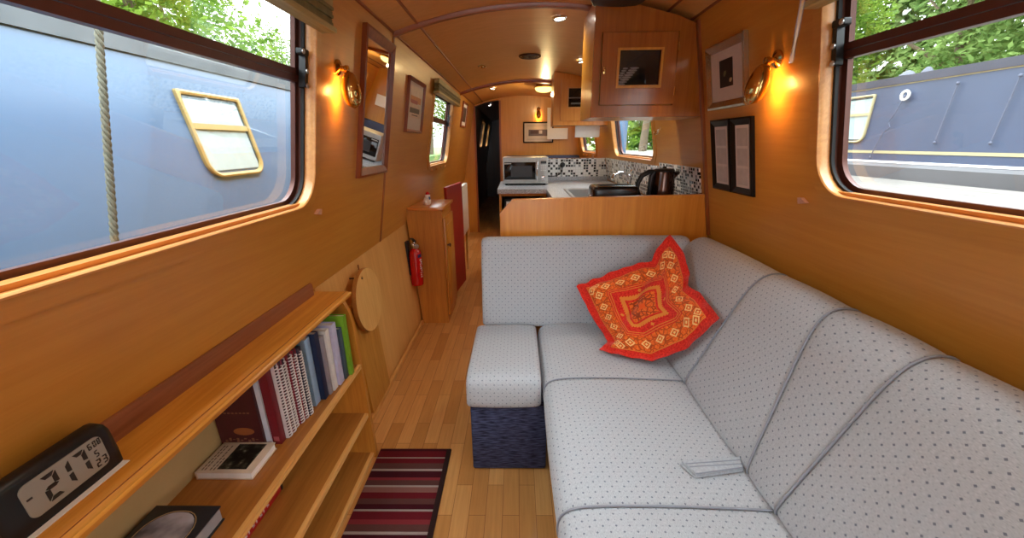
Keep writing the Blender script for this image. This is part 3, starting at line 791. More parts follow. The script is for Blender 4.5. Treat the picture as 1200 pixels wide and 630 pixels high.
# ------------------------------------------------------------------ sofa
def arcs(prof):
    s = [0]
    for a, b in zip(prof[:-1], prof[1:]): s.append(s[-1]+(Vector(b)-Vector(a)).length)
    return s
def smoothp(prof, it=2):
    for _ in range(it):
        out = [prof[0]]
        for a, b in zip(prof[:-1], prof[1:]):
            out += [tuple(.75*p+.25*q for p, q in zip(a, b)), tuple(.25*p+.75*q for p, q in zip(a, b))]
        prof = out+[prof[-1]]
    return prof
def cushion(bm, prof, mapf, t0, t1, puff=.010, edge=.03, nst=14, close=True):
    """section prof (a,b) swept from t0 to t1; the ends tuck in; t0/t1 may be functions of the arc 0..1"""
    n = len(prof); s = arcs(prof); tot = s[-1]
    f0 = t0 if callable(t0) else (lambda q: t0); f1 = t1 if callable(t1) else (lambda q: t1)
    nor = []
    for i in range(n):
        a = Vector(prof[max(i-1, 0)]); b = Vector(prof[min(i+1, n-1)]); d = (b-a).normalized(); nor.append(Vector((d.y, -d.x)))
    L = f1(.5)-f0(.5)
    st = [0, .15*edge, .4*edge, edge, 2*edge]; st = [q/L for q in st]
    ks = sorted(set(st+[.25, .375, .5, .625, .75]+[1-q for q in st]))
    loops = []
    for k in ks:
        d = min(k, 1-k)*L
        ins = puff*(1-math.sqrt(max(0, 1-(1-min(d/edge, 1))**2))) if d < edge else 0
        ins -= .004*math.sin(PI*k)
        loops.append([mapf(prof[i][0]-nor[i].x*ins, prof[i][1]-nor[i].y*ins, f0(s[i]/tot)+(f1(s[i]/tot)-f0(s[i]/tot))*k) for i in range(n)])
    loft(bm, loops, cap=True, close=True, uv=lambda i, j: ((ks[i]*L+(t0 if not callable(t0) else t0(.5))), s[j] if j < n else tot+.1))
def pipe_on(prof, mapf, tf, r, i0=0, i1=None):
    s = arcs(prof); tot = s[-1]; i1 = len(prof) if i1 is None else i1
    bm = new(); tube(bm, [mapf(prof[i][0], prof[i][1], tf(s[i]/tot) if callable(tf) else tf) for i in range(i0, i1)], r, 6); return bm
along = lambda a, b, t: Vector((a, t, b))
sf = thing('sofa', 'long grey dotted corner sofa along the right wall', 'sofa', (.55, 1.0, 0))
bm = new(); box(bm, (.160, .10, 0), (.955, 1.90, .315), .01); obj('base', bm, 'navy', sf, label='dark blue fabric base')
def orient(prof):   # outline must run so the computed normals point outwards
    A = sum(a[0]*b[1]-b[0]*a[1] for a, b in zip(prof, prof[1:]+prof[:1]))
    return prof if A > 0 else prof[::-1]
seatp = [(.66, .316), (.135, .316), (.105, .325), (.096, .36), (.096, .395), (.108, .425), (.140, .442), (.22, .449), (.40, .447), (.60, .437), (.66, .43)]
seatp = orient(smoothp(seatp, 2))
backp = [(.93, .40), (.66, .425), (.618, .435), (.628, .47), (.665, .55), (.72, .668), (.775, .785), (.812, .842), (.850, .868), (.890, .872), (.925, .858), (.945, .82), (.95, .70)]
backp = orient(smoothp(backp, 2))
B0 = lambda q: .735
cuts = [.12, .735, 1.285, 1.765]
for a, b in zip(cuts[:-1], cuts[1:]):
    bm = new(); cushion(bm, seatp, along, a, b, .007, .022); obj('seat_cushion', bm, 'fabric', sf)
for y in cuts[1:-1]:
    obj('seat_piping', pipe_on(seatp, along, y, .0028), 'piping', sf)
nb = len(backp)
hb = [p[1] for p in backp]
sB = arcs(backp); 
def slant(q):        # a seam that leans away towards its top
    i = min(range(nb), key=lambda k: abs(sB[k]/sB[-1]-q)); z = backp[i][1]
    return .845+.125*max(0, min(1, (z-.44)/.42))
bc = [.12, .725, slant, 1.262, 1.815]
for a, b in zip(bc[:-1], bc[1:]):
    bm = new(); cushion(bm, backp, along, a, b, .007, .022); obj('back_cushion', bm, 'fabric', sf)
for y in bc[1:-1]:
    obj('back_piping', pipe_on(backp, along, y, .0030), 'piping', sf)
# far cushion of the corner, standing against the partition
farp = [(1.93, .424), (1.775, .424), (1.763, .436), (1.775, .60), (1.80, .78), (1.815, .835), (1.835, .858), (1.87, .864), (1.905, .855), (1.925, .82)]
farp = orient(smoothp(farp, 2))
bm = new(); cushion(bm, farp, lambda a, b, t: Vector((t, a, b)), -.178, .835, .018, .03); obj('corner_back_cushion', bm, 'fabric', sf)
# fabric tab lying on the seat
bm = new()
tabo = [(.452, .872), (.472, .818), (.500, .826), (.618, .872), (.618, .905), (.560, .895)]
for dz, k in ((.0, 1.), (.0075, .97)):
    prism(bm, [(.53+(u-.53)*k, .86+(v-.86)*k) for u, v in [(.447, .862), (.470, .818), (.610, .846), (.622, .885), (.560, .878)]], lambda u, v, w: Vector((u, v, .449-(u-.447)*.035+w)), dz, dz+.0065)
ft = obj('fabric_tab', bm, plain('grey_tab_fabric', srgb(172, 180, 188), .9, var=.12, scale=140), sf, label='folded fabric tab lying on the seat')

tz = lambda u: .449-(u-.447)*.035+.0145
for (a, b) in (((.462, .842), (.612, .858)), ((.456, .852), (.614, .872)), ((.470, .819), (.609, .846))):
    bm = new(); tube(bm, [(a[0]+(b[0]-a[0])*k/6, a[1]+(b[1]-a[1])*k/6, tz(a[0]+(b[0]-a[0])*k/6)) for k in range(7)], .0016, 5); obj('stitched_edge', bm, 'piping', ft)
# footstool in the aisle end of the corner
ot = thing('footstool', 'square navy footstool with grey dotted cushion at the aisle end of the sofa', 'footstool', (-.04, 1.52, 0))
bm = new(); box(bm, (-.192, 1.290, .004), (.112, 1.765, .314), .008); obj('base', bm, 'navy', ot)
ctp = orient(smoothp([(1.765, .316), (1.29, .316), (1.272, .325), (1.270, .38), (1.276, .425), (1.300, .446), (1.36, .452), (1.70, .450), (1.755, .444), (1.765, .40)], 2))
bm = new(); cushion(bm, ctp, lambda a, b, t: Vector((t, a, b)), -.203, .088, .014, .022); obj('cushion', bm, 'fabric', ot)

# pillow ---------------------------------------------------
def polyline(pts, n):
    pts = [Vector(p) for p in pts]; s = [0]
    for a, b in zip(pts[:-1], pts[1:]): s.append(s[-1]+(b-a).length)
    out = []
    for k in range(n+1):
        q = s[-1]*k/n; i = max(j for j in range(len(s)) if s[j] <= q+1e-9); i = min(i, len(pts)-2)
        out.append(pts[i].lerp(pts[i+1], (q-s[i])/(s[i+1]-s[i])))
    return out
Lc, Tc, Rc, Bc = Vector((.277, 1.69, .661)), Vector((.69, 1.72, .898)), Vector((.709, 1.251, .706)), Vector((.348, 1.457, .462))
n = 36
eLT = polyline([Lc, (.42, 1.69, .722), (.553, 1.68, .778), (.603, 1.665, .790), (.625, 1.68, .842), Tc], n)
eTR = polyline([Tc, (.735, 1.66, .830), (.728, 1.56, .765), (.690, 1.48, .740), (.705, 1.40, .738), Rc], n)
eBR = polyline([Bc, (.458, 1.402, .462), (.538, 1.37, .462), (.640, 1.30, .563), Rc], n)
eLB = polyline([Lc, (.347, 1.62, .53), (.385, 1.54, .487), (.392, 1.51, .475), Bc], n)
def coons(i, j):     # i: along L->T (u), j: along L->B (v)
    u, v = i/n, j/n
    return (eLT[i]*(1-v)+eBR[i]*v + eLB[j]*(1-u)+eTR[j]*u - (Lc*(1-u)*(1-v)+Tc*u*(1-v)+Bc*(1-u)*v+Rc*u*v))
nrm = ((Tc-Bc).cross(Lc-Rc)).normalized()
if nrm.y > 0: nrm = -nrm
bm = new(); lay = bm.loops.layers.uv.active
G = [[coons(i, j) for j in range(n+1)] for i in range(n+1)]
def bulge(i, j, sgn):
    u, v = i/n, j/n
    m = min(u, 1-u, v, 1-v); k = max(0, min(1, (m-.055)/.33)); k = math.sin(k*PI/2)**.8
    wr = .008*math.sin(9*u+5*v)*math.sin(7*v-3*u)*k+.0045*math.sin(31*(u-v)+4*math.sin(6*u))*max(0, .24-m)*4.5+.0035*math.sin(24*(u+.55*v)+3*math.sin(5*v))*k
    fr = .003*math.sin(45*(u if min(v, 1-v) < min(u, 1-u) else v))*(1 if m < .06 else 0)
    crease = -.022*math.exp(-((u+v*.9-.78)/.07)**2)*k*(1 if sgn > 0 else 0)
    return sgn*(.0025+(.070 if sgn > 0 else .012)*k)+wr+fr+crease
for sgn in (1, -1):
    V = [[bm.verts.new(G[i][j]+nrm*(bulge(i, j, sgn)+.012)) for j in range(n+1)] for i in range(n+1)]
    if sgn == 1: VF = V
    for i in range(n):
        for j in range(n):
            f = bm.faces.new((V[i][j], V[i+1][j], V[i+1][j+1], V[i][j+1])); f[bm.faces.layers.int.active] = 1
            for l, (a, b) in zip(f.loops, ((i, j), (i+1, j), (i+1, j+1), (i, j+1))): l[lay].uv = (a/n, b/n)
    if sgn == -1:
        rim = [(i, 0) for i in range(n)]+[(n, j) for j in range(n)]+[(i, n) for i in range(n, 0, -1)]+[(0, j) for j in range(n, 0, -1)]
        for (a, b), (c, d) in zip(rim, rim[1:]+rim[:1]):
            f = bm.faces.new((VF[a][b], VF[c][d], V[c][d], V[a][b])); f[bm.faces.layers.int.active] = 1
            for l, (p, q) in zip(f.loops, ((a, b), (c, d), (c, d), (a, b))): l[lay].uv = (p/n, q/n)
pl = obj('pillow', bm, pillow_mat(), sharp=80); tag(pl, 'red patterned throw pillow slumped in the corner of the grey sofa', 'pillow')

# ------------------------------------------------------------------ partition and galley
bm = new(); prism(bm, [(-.087, 0), (.975, 0), (.975, .80), (.938, 1.036), (-.022, 1.022), (-.087, .958)], fy(0), 1.950, 1.972)
struct('wall_partition', bm, 'partition')
bm = new(); prism(bm, [(-.022, 1.020), (.938, 1.036), (.936, 1.052), (-.022, 1.034)], fy(0), 1.945, 1.978)
prism(bm, [(-.091, .953), (-.087, .967), (-.026, 1.034), (-.018, 1.024)], fy(0), 1.945, 1.978); struct('trim_11', bm, 'partition')
# worktop
bm = new(); WZ = .882
plate(bm, [(-.175, 3.44), (.255, 3.44), (.255, 1.985), (.950, 1.985), (.950, 4.185), (-.175, 4.185)], [rrect(.42, .80, 2.72, 3.42, .04)], lambda u, v, w: Vector((u, v, w)), WZ, .92)
tag(obj('worktop', bm, 'worktop'), 'grey speckled worktop running round the galley', 'worktop')
t = thing('kitchen_cabinet', 'oak base cabinet with open niche below the microwave', 'cabinet', (.04, 3.8, 0))
bm = new(); box(bm, (-.160, 3.46, 0), (-.140, 4.18, .882)); box(bm, (.24, 3.46, 0), (.252, 4.18, .882)); box(bm, (-.14, 4.16, 0), (.24, 4.18, .882)); box(bm, (-.14, 3.46, .0), (.24, 4.16, .06)); box(bm, (-.14, 3.46, .858), (.24, 3.475, .882)); obj('body', bm, 'shelfz', t)
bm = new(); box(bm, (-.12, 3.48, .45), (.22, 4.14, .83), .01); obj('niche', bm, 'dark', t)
bm = new(); box(bm, (-.10, 3.465, .70), (-.04, 3.48, .81), .003); obj('paper', bm, 'paper', t)
t = thing('kitchen_cabinet', 'oak sink cabinet along the right side behind the partition', 'cabinet', (.6, 3.0, 0))
bm = new(); box(bm, (.275, 1.990, 0), (.40, 4.18, .881)); box(bm, (.82, 1.99, 0), (.94, 4.18, .881)); obj('body', bm, 'shelfz', t)
t = thing('sink', 'stainless steel sink let into the grey worktop', 'sink', (.61, 3.07, .77))
bm = new()
def rl(i, z): return [Vector((u, v, z)) for u, v in rrect(.42+i, .80-i, 2.72+i, 3.42-i, .05)]
loft(bm, [rl(-.025, .922), rl(-.022, .925), rl(.004, .925), rl(.012, .918), rl(.022, .79), rl(.045, .775)], cap=False); 
f = bm.faces.new([bm.verts.new(p) for p in rl(.045, .775)]); obj('bowl', bm, 'steel', t)
t = thing('mixer_tap', 'chrome mixer tap behind the toaster at the right wall', 'tap', (.85, 3.1, .92))
bm = new(); lathe(bm, [(.026, .92), (.024, .93), (.018, .94), (.018, 1.03), (.02, 1.04), (.02, 1.06), (.01, 1.065)], (.86, 3.06, 0), n=16)
tube(bm, [(.86, 3.06, 1.02), (.82, 3.04, 1.075), (.77, 3.02, 1.085), (.73, 3.0, 1.07), (.71, 2.99, 1.04)], [.012, .012, .011, .010, .010], 10); obj('spout', bm, 'chrome', t)
bm = new(); tube(bm, [(.86, 3.06, 1.06), (.875, 3.06, 1.10), (.845, 3.05, 1.13)], .007, 8); obj('lever', bm, 'chrome', t)
# low back wall with mosaic, side mosaics
bm = new(); prism(bm, [(-.160, 0), (.978, 0), (.978, .80), (rx(1.15)-.003, 1.15), (-.160, 1.15)], fy(0), 4.20, 4.225); struct('wall_galley', bm, 'shelfz')
bm = new(); prism(bm, [(-.150, .965), (rx(.965)-.008, .965), (rx(1.148)-.008, 1.148), (-.150, 1.148)], fy(0), 4.187, 4.200); mo = struct('trim_12', bm, 'mosaic')
bm = new(); box(bm, (-.150, 4.183, .9205), (.945, 4.199, .964), .002); struct('trim_13', bm, 'worktop')
def wallpanel(F, y0, y1, z0, z1, w=-.006):
    bm = new(); prism(bm, rect(y0, y1, z0, z1), F, w, .001)
    return bm
struct('trim_14', wallpanel(RWALL, 2.60, 4.18, .93, 1.152), 'mosaic')
struct('trim_15', wallpanel(RWALL, 2.005, 2.575, .93, 1.176, -.009), 'mosaic2')

# microwave
mw = thing('microwave', 'silver microwave with black glass door on the galley worktop', 'microwave', (.075, 3.9, .92))
ax = lambda c: Vector((c.x, c.y, c.z))
x0, x1, yf, yb, z0, z1 = -.135, .290, 3.775, 4.09, .934, 1.178
bm = new(); box(bm, (x0, yf, z0), (x1, yb, z1), .006); obj('body', bm, 'steel', mw)
bm = new(); box(bm, (x0+.003, yf-.014, z0+.004), (x1-.088, yf, z1-.004), .004); box(bm, (x1-.086, yf-.012, z0+.004), (x1-.003, yf, z1-.004), .004); dr = obj('front', bm, cmat('satin_silver', (176, 176, 174), .35), mw)
bm = new(); box(bm, (x0+.012, yf-.017, z0+.040), (x1-.118, yf-.013, z1-.045), .002); obj('door_glass', bm, plain('black_glass', srgb(12, 12, 14), .06), mw)
bm = new(); box(bm, (x0+.075, yf-.0180, z0+.065), (x1-.150, yf-.0168, z1-.080)); obj('viewing_mesh', bm, cmat('oven_mesh', (52, 52, 54), .4), mw)
bm = new(); box(bm, (x1-.110, yf-.040, z0+.03), (x1-.096, yf-.026, z1-.035), .005)
for z in (z0+.045, z1-.05): box(bm, (x1-.107, yf-.030, z-.006), (x1-.099, yf-.012, z+.006))
obj('handle', bm, 'chrome', mw)
bm = new(); box(bm, (x1-.072, yf-.0145, z1-.060), (x1-.018, yf-.0115, z1-.035)); obj('display', bm, cmat('display_dark', (40, 46, 44), .2), mw)
bm = new()
for r_ in range(3):
    for c in range(3): box(bm, (x1-.070+c*.018, yf-.0150, z1-.085-r_*.020), (x1-.057+c*.018, yf-.0115, z1-.075-r_*.020), .001)
obj('buttons', bm, cmat('button_grey', (210, 210, 208)), mw)
bm = new(); lathe(bm, [(.021, 0), (.020, .012), (.012, .014)], (x1-.045, yf-.012, z0+.055), (0, -1, 0), 18); obj('dial', bm, 'chrome', mw)
bm = new(); 
for k in range(7): box(bm, (x0+.018+k*.009, yf-.0182, z1-.062), (x0+.024+k*.009, yf-.0168, z1-.053))
obj('lettering', bm, 'paper', mw)
for x in (x0+.03, x1-.03):
    for y in (yf+.03, yb-.03):
        bm = new(); lathe(bm, [(.012, .9202), (.012, .935)], (x, y, 0), n=10); obj('foot', bm, 'black', mw)

# toaster
ts = thing('toaster', 'black toaster with chrome rim beside the kettle', 'toaster', (.52, 2.16, .92))
bm = new(); box(bm, (.402, 2.08, .930), (.645, 2.25, 1.080), .022, 4); obj('body', bm, plain('toaster_black', srgb(20, 20, 22), .22), ts)
bm = new()
lpz = 1.0805
tube(bm, [(u, v, lpz-.004) for u, v in rrect(.418, .629, 2.096, 2.234, .02)], .003, 6, closed=True); obj('rim', bm, 'chrome', ts)
for y in (2.135, 2.185):
    bm = new(); box(bm, (.44, y-.012, 1.0785), (.61, y+.012, 1.0815)); obj('slot', bm, 'dark', ts)
bm = new(); box(bm, (.396, 2.15, 1.01), (.404, 2.18, 1.03), .003); obj('lever', bm, 'chrome', ts)
for x in (.43, .62):
    for y in (2.10, 2.23):
        bm = new(); lathe(bm, [(.010, .9202), (.010, .934)], (x, y, 0), n=10); obj('foot', bm, 'rubber', ts)
# kettle
kt = thing('kettle', 'dark bronze steel kettle with black handle beside the toaster', 'kettle', (.80, 2.22, .92))
kx, ky = .805, 2.20
bm = new(); lathe(bm, [(.072, .9205), (.074, .926), (.074, .938), (.06, .942)], (kx, ky, 0), n=28); obj('base', bm, 'black', kt)
bm = new(); lathe(bm, [(.050, .942), (.066, .944), (.067, .955), (.062, 1.05), (.057, 1.135), (.055, 1.146)], (kx, ky, 0), n=36)
prism(bm, [(.045, 1.10), (.086, 1.140), (.078, 1.146), (.045, 1.146)], lambda u, v, w: Vector((kx+u, ky+w*(1.6-u*12), v)), -.018, .018); obj('body', bm, 'kettle', kt)
bm = new(); lathe(bm, [(.055, 1.144), (.056, 1.152), (.050, 1.160), (.012, 1.164), (.010, 1.172), (.003, 1.174)], (kx, ky, 0), n=28); obj('lid', bm, 'black', kt)
bm = new(); tube(bm, [(kx-.048, ky, 1.145), (kx-.082, ky, 1.145), (kx-.118, ky, 1.125), (kx-.138, ky, 1.085), (kx-.138, ky, 1.045), (kx-.120, ky, 1.010), (kx-.075, ky, .985)], [.012, .014, .0145, .0135, .012, .011, .010], 10)
tube(bm, [(kx-.064, ky, .96), (kx-.072, ky, 1.02), (kx-.066, ky, 1.12), (kx-.052, ky, 1.145)], .014, 10); obj('handle', bm, 'black', kt)
# plug and cord
pg = thing('plug', 'black plug with cord in the mosaic back wall beside the microwave', 'plug', (.47, 4.17, 1.05))
bm = new(); lathe(bm, [(.026, 0), (.026, .018), (.018, .026), (.006, .028)], (.470, 4.187, 1.085), (0, -1, 0), 18); obj('head', bm, 'black', pg)
bm = new(); tube(bm, [(.470, 4.168, 1.066), (.466, 4.16, 1.03), (.44, 4.15, .99), (.39, 4.14, .975), (.33, 4.13, .97), (.295, 4.11, .985)], .0045, 8); obj('cord', bm, 'rubber', pg)

# wall cupboards
cp = thing('wall_cupboard', 'glazed oak wall cupboard above the partition, at the ceiling', 'cupboard', (.58, 2.02, 1.41))
Yc = 1.950
def inx(z): return rx(z)-.002
prf = [(.345, 1.412), (inx(1.412), 1.412), (inx(1.79), 1.79), (.70, cz(.70)-.026), (.52, cz(.52)-.026), (.345, cz(.345)-.026)]
bm = new(); prism(bm, prf, fy(0), Yc+.018, 2.275); obj('body', bm, 'cup_side', cp)
bm = new(); plate(bm, prf, [rect(.377, .718, 1.462, 1.762)], fy(0), Yc, Yc+.018); obj('face_frame', bm, 'cup', cp)
bm = new(); plate(bm, [(.380, 1.465), (.715, 1.465), (.709, 1.758), (.380, 1.758)], [rect(.458, .642, 1.545, 1.688)], fy(0), Yc-.012, Yc+.006); dr = obj('door', bm, 'cup', cp)
bm = new(); 
prism(bm, rect(.458, .642, 1.540, 1.690), fy(0), Yc+.0, Yc+.003); obj('glass', bm, 'dglass', dr, label='dark glass pane')
bm = new(); box(bm, (.40, Yc+.010, 1.50), (.70, Yc+.0175, 1.73)); obj('interior', bm, 'dark', cp)
bm = new(); plate(bm, rect(.448, .652, 1.534, 1.697), [rect(.459, .641, 1.546, 1.687)], fy(0), Yc-.017, Yc-.010); obj('bead', bm, 'cup_side', dr)
bm = new(); box(bm, (.386, Yc-.022, 1.592), (.397, Yc-.010, 1.622), .002); ball(bm, (.391, Yc-.026, 1.607), .007, 10); obj('catch', bm, 'brass', dr)
for z in (1.52, 1.70):
    bm = new(); tube(bm, [(.716, Yc-.012, z-.018), (.715, Yc-.012, z+.018)], .004, 8); obj('hinge', bm, 'brass', dr)
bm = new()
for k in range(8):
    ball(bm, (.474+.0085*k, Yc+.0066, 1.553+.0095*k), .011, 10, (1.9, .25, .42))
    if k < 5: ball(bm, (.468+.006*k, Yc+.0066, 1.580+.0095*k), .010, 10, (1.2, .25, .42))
obj('shapes_behind_glass', bm, 'white', cp, label='pale striped blind reflection built as solid shapes behind the glass')  # reflection of a blind in the pane, modelled as pale bumps

c2 = thing('wall_cupboard', 'far oak wall cupboard with small glass door at the end of the galley', 'cupboard', (.6, 4.0, 1.457))
Y2 = 3.90
prf = [(.340, 1.457), (inx(1.457), 1.457), (inx(1.79), 1.79), (.70, cz(.70)-.004), (.52, cz(.52)-.004), (.340, cz(.340)-.004)]
bm = new(); prism(bm, prf, fy(0), Y2+.018, 4.18); obj('body', bm, 'cup_side', c2)
bm = new(); prism(bm, prf, fy(0), Y2, Y2+.018); obj('face_frame', bm, 'cup_far', c2)
bm = new(); plate(bm, rect(.405, .760, 1.495, 1.850), [rect(.475, .690, 1.615, 1.775)], fy(0), Y2-.014, Y2); dr = obj('door', bm, 'cup_far', c2)
bm = new(); prism(bm, rect(.475, .690, 1.615, 1.775), fy(0), Y2-.008, Y2-.004); obj('glass', bm, 'dglass', dr)
bm = new(); box(bm, (.475, Y2-.003, 1.615), (.690, Y2-.001, 1.775)); obj('interior', bm, 'dark', dr)
bm = new(); box(bm, (.478, Y2-.0038, 1.690), (.688, Y2-.0028, 1.700)); box(bm, (.50, Y2-.0038, 1.64), (.66, Y2-.0028, 1.655)); obj('shapes_behind_glass', bm, 'paper', dr)  # dishes in the far cupboard
bm = new(); plate(bm, rect(.466, .699, 1.606, 1.784), [rect(.476, .689, 1.616, 1.774)], fy(0), Y2-.019, Y2-.013); obj('bead', bm, 'winwood', dr)

# white panel under it, bench, hook
bm = new(); box(bm, (.560, 3.97, 1.350), (.795, 3.99, 1.4565), .002)
tag(obj('hanging_panel', bm, 'white'), 'plain white rectangular panel hanging below the far wall cupboard', 'panel')
t = thing('dinette_bench', 'dark blue dinette bench back showing above the mosaic wall', 'bench', (.35, 5.6, 0))
bm = new(); box(bm, (-.17, 5.35, .0), (.935, 5.88, .40), .01); obj('base', bm, 'shelfz', t)
bm = new(); box(bm, (-.17, 5.33, .40), (.93, 5.80, .50), .03, 3); obj('seat', bm, 'bench', t)
bm = new(); box(bm, (-.17, 5.78, .50), (.90, 5.885, 1.135), .03, 3); obj('backrest', bm, 'bench', t)
t = thing('curtain_hook', 'brass curtain hold-back hook on the right wall by the galley window', 'hook', RWALL(2.56, 1.34))
bm = new(); p = RWALL(2.56, 1.36, 0); lathe(bm, [(.016, 0), (.016, .005), (.006, .008)], p, (-1, 0, 0), 12); obj('plate', bm, 'white', t)
bm = new(); tube(bm, [p+Vector((-.004, 0, 0)), p+Vector((-.03, -.01, -.004)), p+Vector((-.04, -.05, -.022)), p+Vector((-.028, -.085, -.012)), p+Vector((-.02, -.085, .02))], .0045, 8); obj('hook', bm, 'brass', t)

# ------------------------------------------------------------------ pictures and mirror
def frame(name, label, cat, F, y0, y1, z0, z1, fw, depth, fmat, mat_in='mount', glass=True):
    t = thing(name, label, cat, F((y0+y1)/2, z0, 0))
    bm = new(); loops = []
    for ins, w in ((0, .0005), (0, -depth), (fw*.25, -depth-.003), (fw*.7, -depth*.8), (fw, -depth*.55), (fw, -.002)):
        loops.append([F(y, z, w) for y, z in rect(y0+ins, y1-ins, z0+ins, z1-ins)])
    loft(bm, loops, cap=False); obj('frame', bm, fmat, t, sharp=25)
    bm = new(); prism(bm, rect(y0+fw*.9, y1-fw*.9, z0+fw*.9, z1-fw*.9), F, -.006, -.001); obj('mount', bm, mat_in, t)
    return t
def patch(t, name, F, y0, y1, z0, z1, mat, w=-.0072):
    bm = new(); prism(bm, rect(y0, y1, z0, z1), F, w, w+.001); return obj(name, bm, mat, t)
t = frame('mirror', 'tall wood-framed mirror on the left wall beside the brass lamp', 'mirror', LWALL, 1.755, 2.138, 1.160, 1.762, .040, .020, 'redframe', 'mirror')
t.children[1].name = 'mirror_glass'
t = frame('framed_poster', 'wood-framed vintage poster between the mirror and the small left window', 'picture', LWALL, 2.455, 2.855, 1.372, 1.680, .020, .016, 'redframe')
yy = lambda a: 2.475+.36*a; zz = lambda b: 1.392+.268*b
patch(t, 'print', LWALL, yy(.12), yy(.88), zz(.26), zz(.92), cmat('poster_sky', (206, 190, 176)))
patch(t, 'print', LWALL, yy(.15), yy(.85), zz(.58), zz(.72), cmat('poster_orange', (196, 110, 50)), -.0080)
patch(t, 'print', LWALL, yy(.18), yy(.62), zz(.56), zz(.64), cmat('poster_red', (160, 40, 40)), -.0086)
patch(t, 'print', LWALL, yy(.15), yy(.80), zz(.36), zz(.47), cmat('poster_ink', (60, 56, 60)), -.0080)
patch(t, 'print', LWALL, yy(.30), yy(.70), zz(.30), zz(.325), cmat('poster_ink', (60, 56, 60)), -.0080)
t = frame('picture', 'narrow dark-framed picture on the left wall beside the corridor doorway', 'picture', LWALL, 4.74, 5.15, 1.49, 1.765, .022, .016, 'redframe')
patch(t, 'print', LWALL, 4.80, 5.09, 1.55, 1.71, cmat('dark_print', (70, 48, 36)))
t = frame('picture', 'silver-framed picture with a small dark square on the right wall', 'picture', RWALL, 1.570, 1.868, 1.428, 1.672, .030, .016, 'silverframe')
patch(t, 'print', RWALL, 1.668, 1.768, 1.508, 1.608, cmat('near_black', (20, 16, 22)))
bm = new(); lathe(bm, [(.014, 0), (.014, .001)], RWALL(1.725, 1.560, -.0075), (-1, 0, 0), 16)
for v in bm.verts: v.co.y = 1.725+(v.co.y-1.725)*.7
obj('motif', bm, cmat('motif_green', (110, 116, 80)), t)
bm = new(); lathe(bm, [(.009, 0), (.009, .001)], RWALL(1.682, 1.530, -.0075), (-1, 0, 0), 16); obj('motif', bm, cmat('motif_cream', (190, 180, 150)), t)
for (a, b, lab) in ((1.696, 1.858, 'narrow black-framed picture nearer the galley, of the pair below the silver frame'), (1.536, 1.690, 'narrow black-framed picture nearer the sofa, of the pair below the silver frame')):
    t = frame('picture', lab, 'picture', RWALL, a, b, 1.092, 1.388, .028, .012, 'darkframe')
    for k in range(3): patch(t, 'print', RWALL, a+.040, b-.040, 1.130+k*.076, 1.196+k*.076, cmat('grey_card_%d' % k, (196-6*k, 188-6*k, 184-6*k)))
# far picture and white notice on the bulkhead
FARW = lambda u, v, w=0.: Vector((u, YB+w, v))
t = frame('picture', 'white-mounted landscape picture on the far wooden bulkhead', 'picture', FARW, .087, .520, 1.305, 1.590, .018, .016, 'darkframe')
patch(t, 'print', FARW, .165, .440, 1.40, 1.485, cmat('print_grey', (110, 100, 108)))
patch(t, 'print', FARW, .190, .300, 1.43, 1.475, cmat('print_brown', (84, 60, 66)), -.0080)
patch(t, 'print', FARW, .315, .360, 1.43, 1.475, cmat('print_pale', (210, 208, 214)), -.0080)
patch(t, 'mount_line', FARW, .140, .470, 1.353, 1.358, cmat('line_grey', (160, 158, 164)))
patch(t, 'mount_line', FARW, .140, .470, 1.535, 1.540, cmat('line_grey', (160, 158, 164)))
bm = new(); prism(bm, [(.43, 1.352), (.72, 1.352), (.72, 1.500), (.475, 1.500), (.475, 1.77), (.425, 1.77)], fy(0), 5.845, 5.850)
tag(obj('wall_notice', bm, 'white'), 'plain white L-shaped panel overlapping the picture on the far bulkhead', 'panel')

# ------------------------------------------------------------------ lamps
def point(name, loc, col, w, r=.03, parent=None):
    L = bpy.data.lights.new(name, 'POINT'); L.color = col; L.energy = w; L.shadow_soft_size = r
    o = bpy.data.objects.new(name, L); COL.objects.link(o); o.location = loc
    if parent: o.parent = parent; o.location = Vector(loc)-world_loc(parent)
    return o
def wall_lamp(label, P, n, lean, power):
    """P base point on the wall, n inward normal; the egg-shaped shade hangs from a short arm, its open slit towards the wall"""
    P, n = Vector(P), Vector(n).normalized()
    t = thing('wall_lamp', label, 'wall lamp', P)
    bm = new(); lathe(bm, [(.027, 0), (.027, .006), (.017, .013), (.009, .016), (.009, .026), (.013, .030), (.013, .040), (.004, .044)], P, n, 20); obj('wall_plate', bm, 'brass', t)
    bm = new(); a = P+n*.034; b = P+n*.036+Vector((0, 0, -.012)); tube(bm, [a, a*.5+b*.5+Vector((0, 0, .003)), b], .0085, 10); obj('arm', bm, 'brass', t)
    up = (Vector((0, 0, 1))-n*lean).normalized(); c = b-up*.055+n*.004
    nn = (n-up*n.dot(up)).normalized(); wd = up.cross(nn).normalized()
    bm = new(); loops = []; A0, A1, K = R(-60), R(240), 20
    for i in range(15):
        h = -1+2*i/14; rr = math.sqrt(max(0, 1-h*h))*(1.0-.10*h)
        ang = [A0+(A1-A0)*k/K for k in range(K+1)]
        loops.append([c+up*h*.064+(wd*math.cos(q)+nn*math.sin(q))*rr*.033 for q in ang]+[c+up*h*.061+(wd*math.cos(q)+nn*math.sin(q))*rr*.0305 for q in ang[::-1]])
    loft(bm, loops); obj('shade', bm, 'brass', t, sharp=60)
    bm = new(); ball(bm, c+up*.008, .012, 10); obj('bulb', bm, 'bulb', t)
    point('bulb_light', c-nn*.008-up*.012, (1, .45, .11), power, .022, t)
    return t
nL = Vector((1, 0, -.18)); nR = Vector((-1, 0, -.19))
wall_lamp('lit brass wall lamp on the left wall between window and mirror', LWALL(1.540, 1.566), nL, .05, 1.7)
wall_lamp('lit brass wall lamp on the right wall beside the silver-framed picture', RWALL(1.404, 1.550), nR, .26, 1.9)
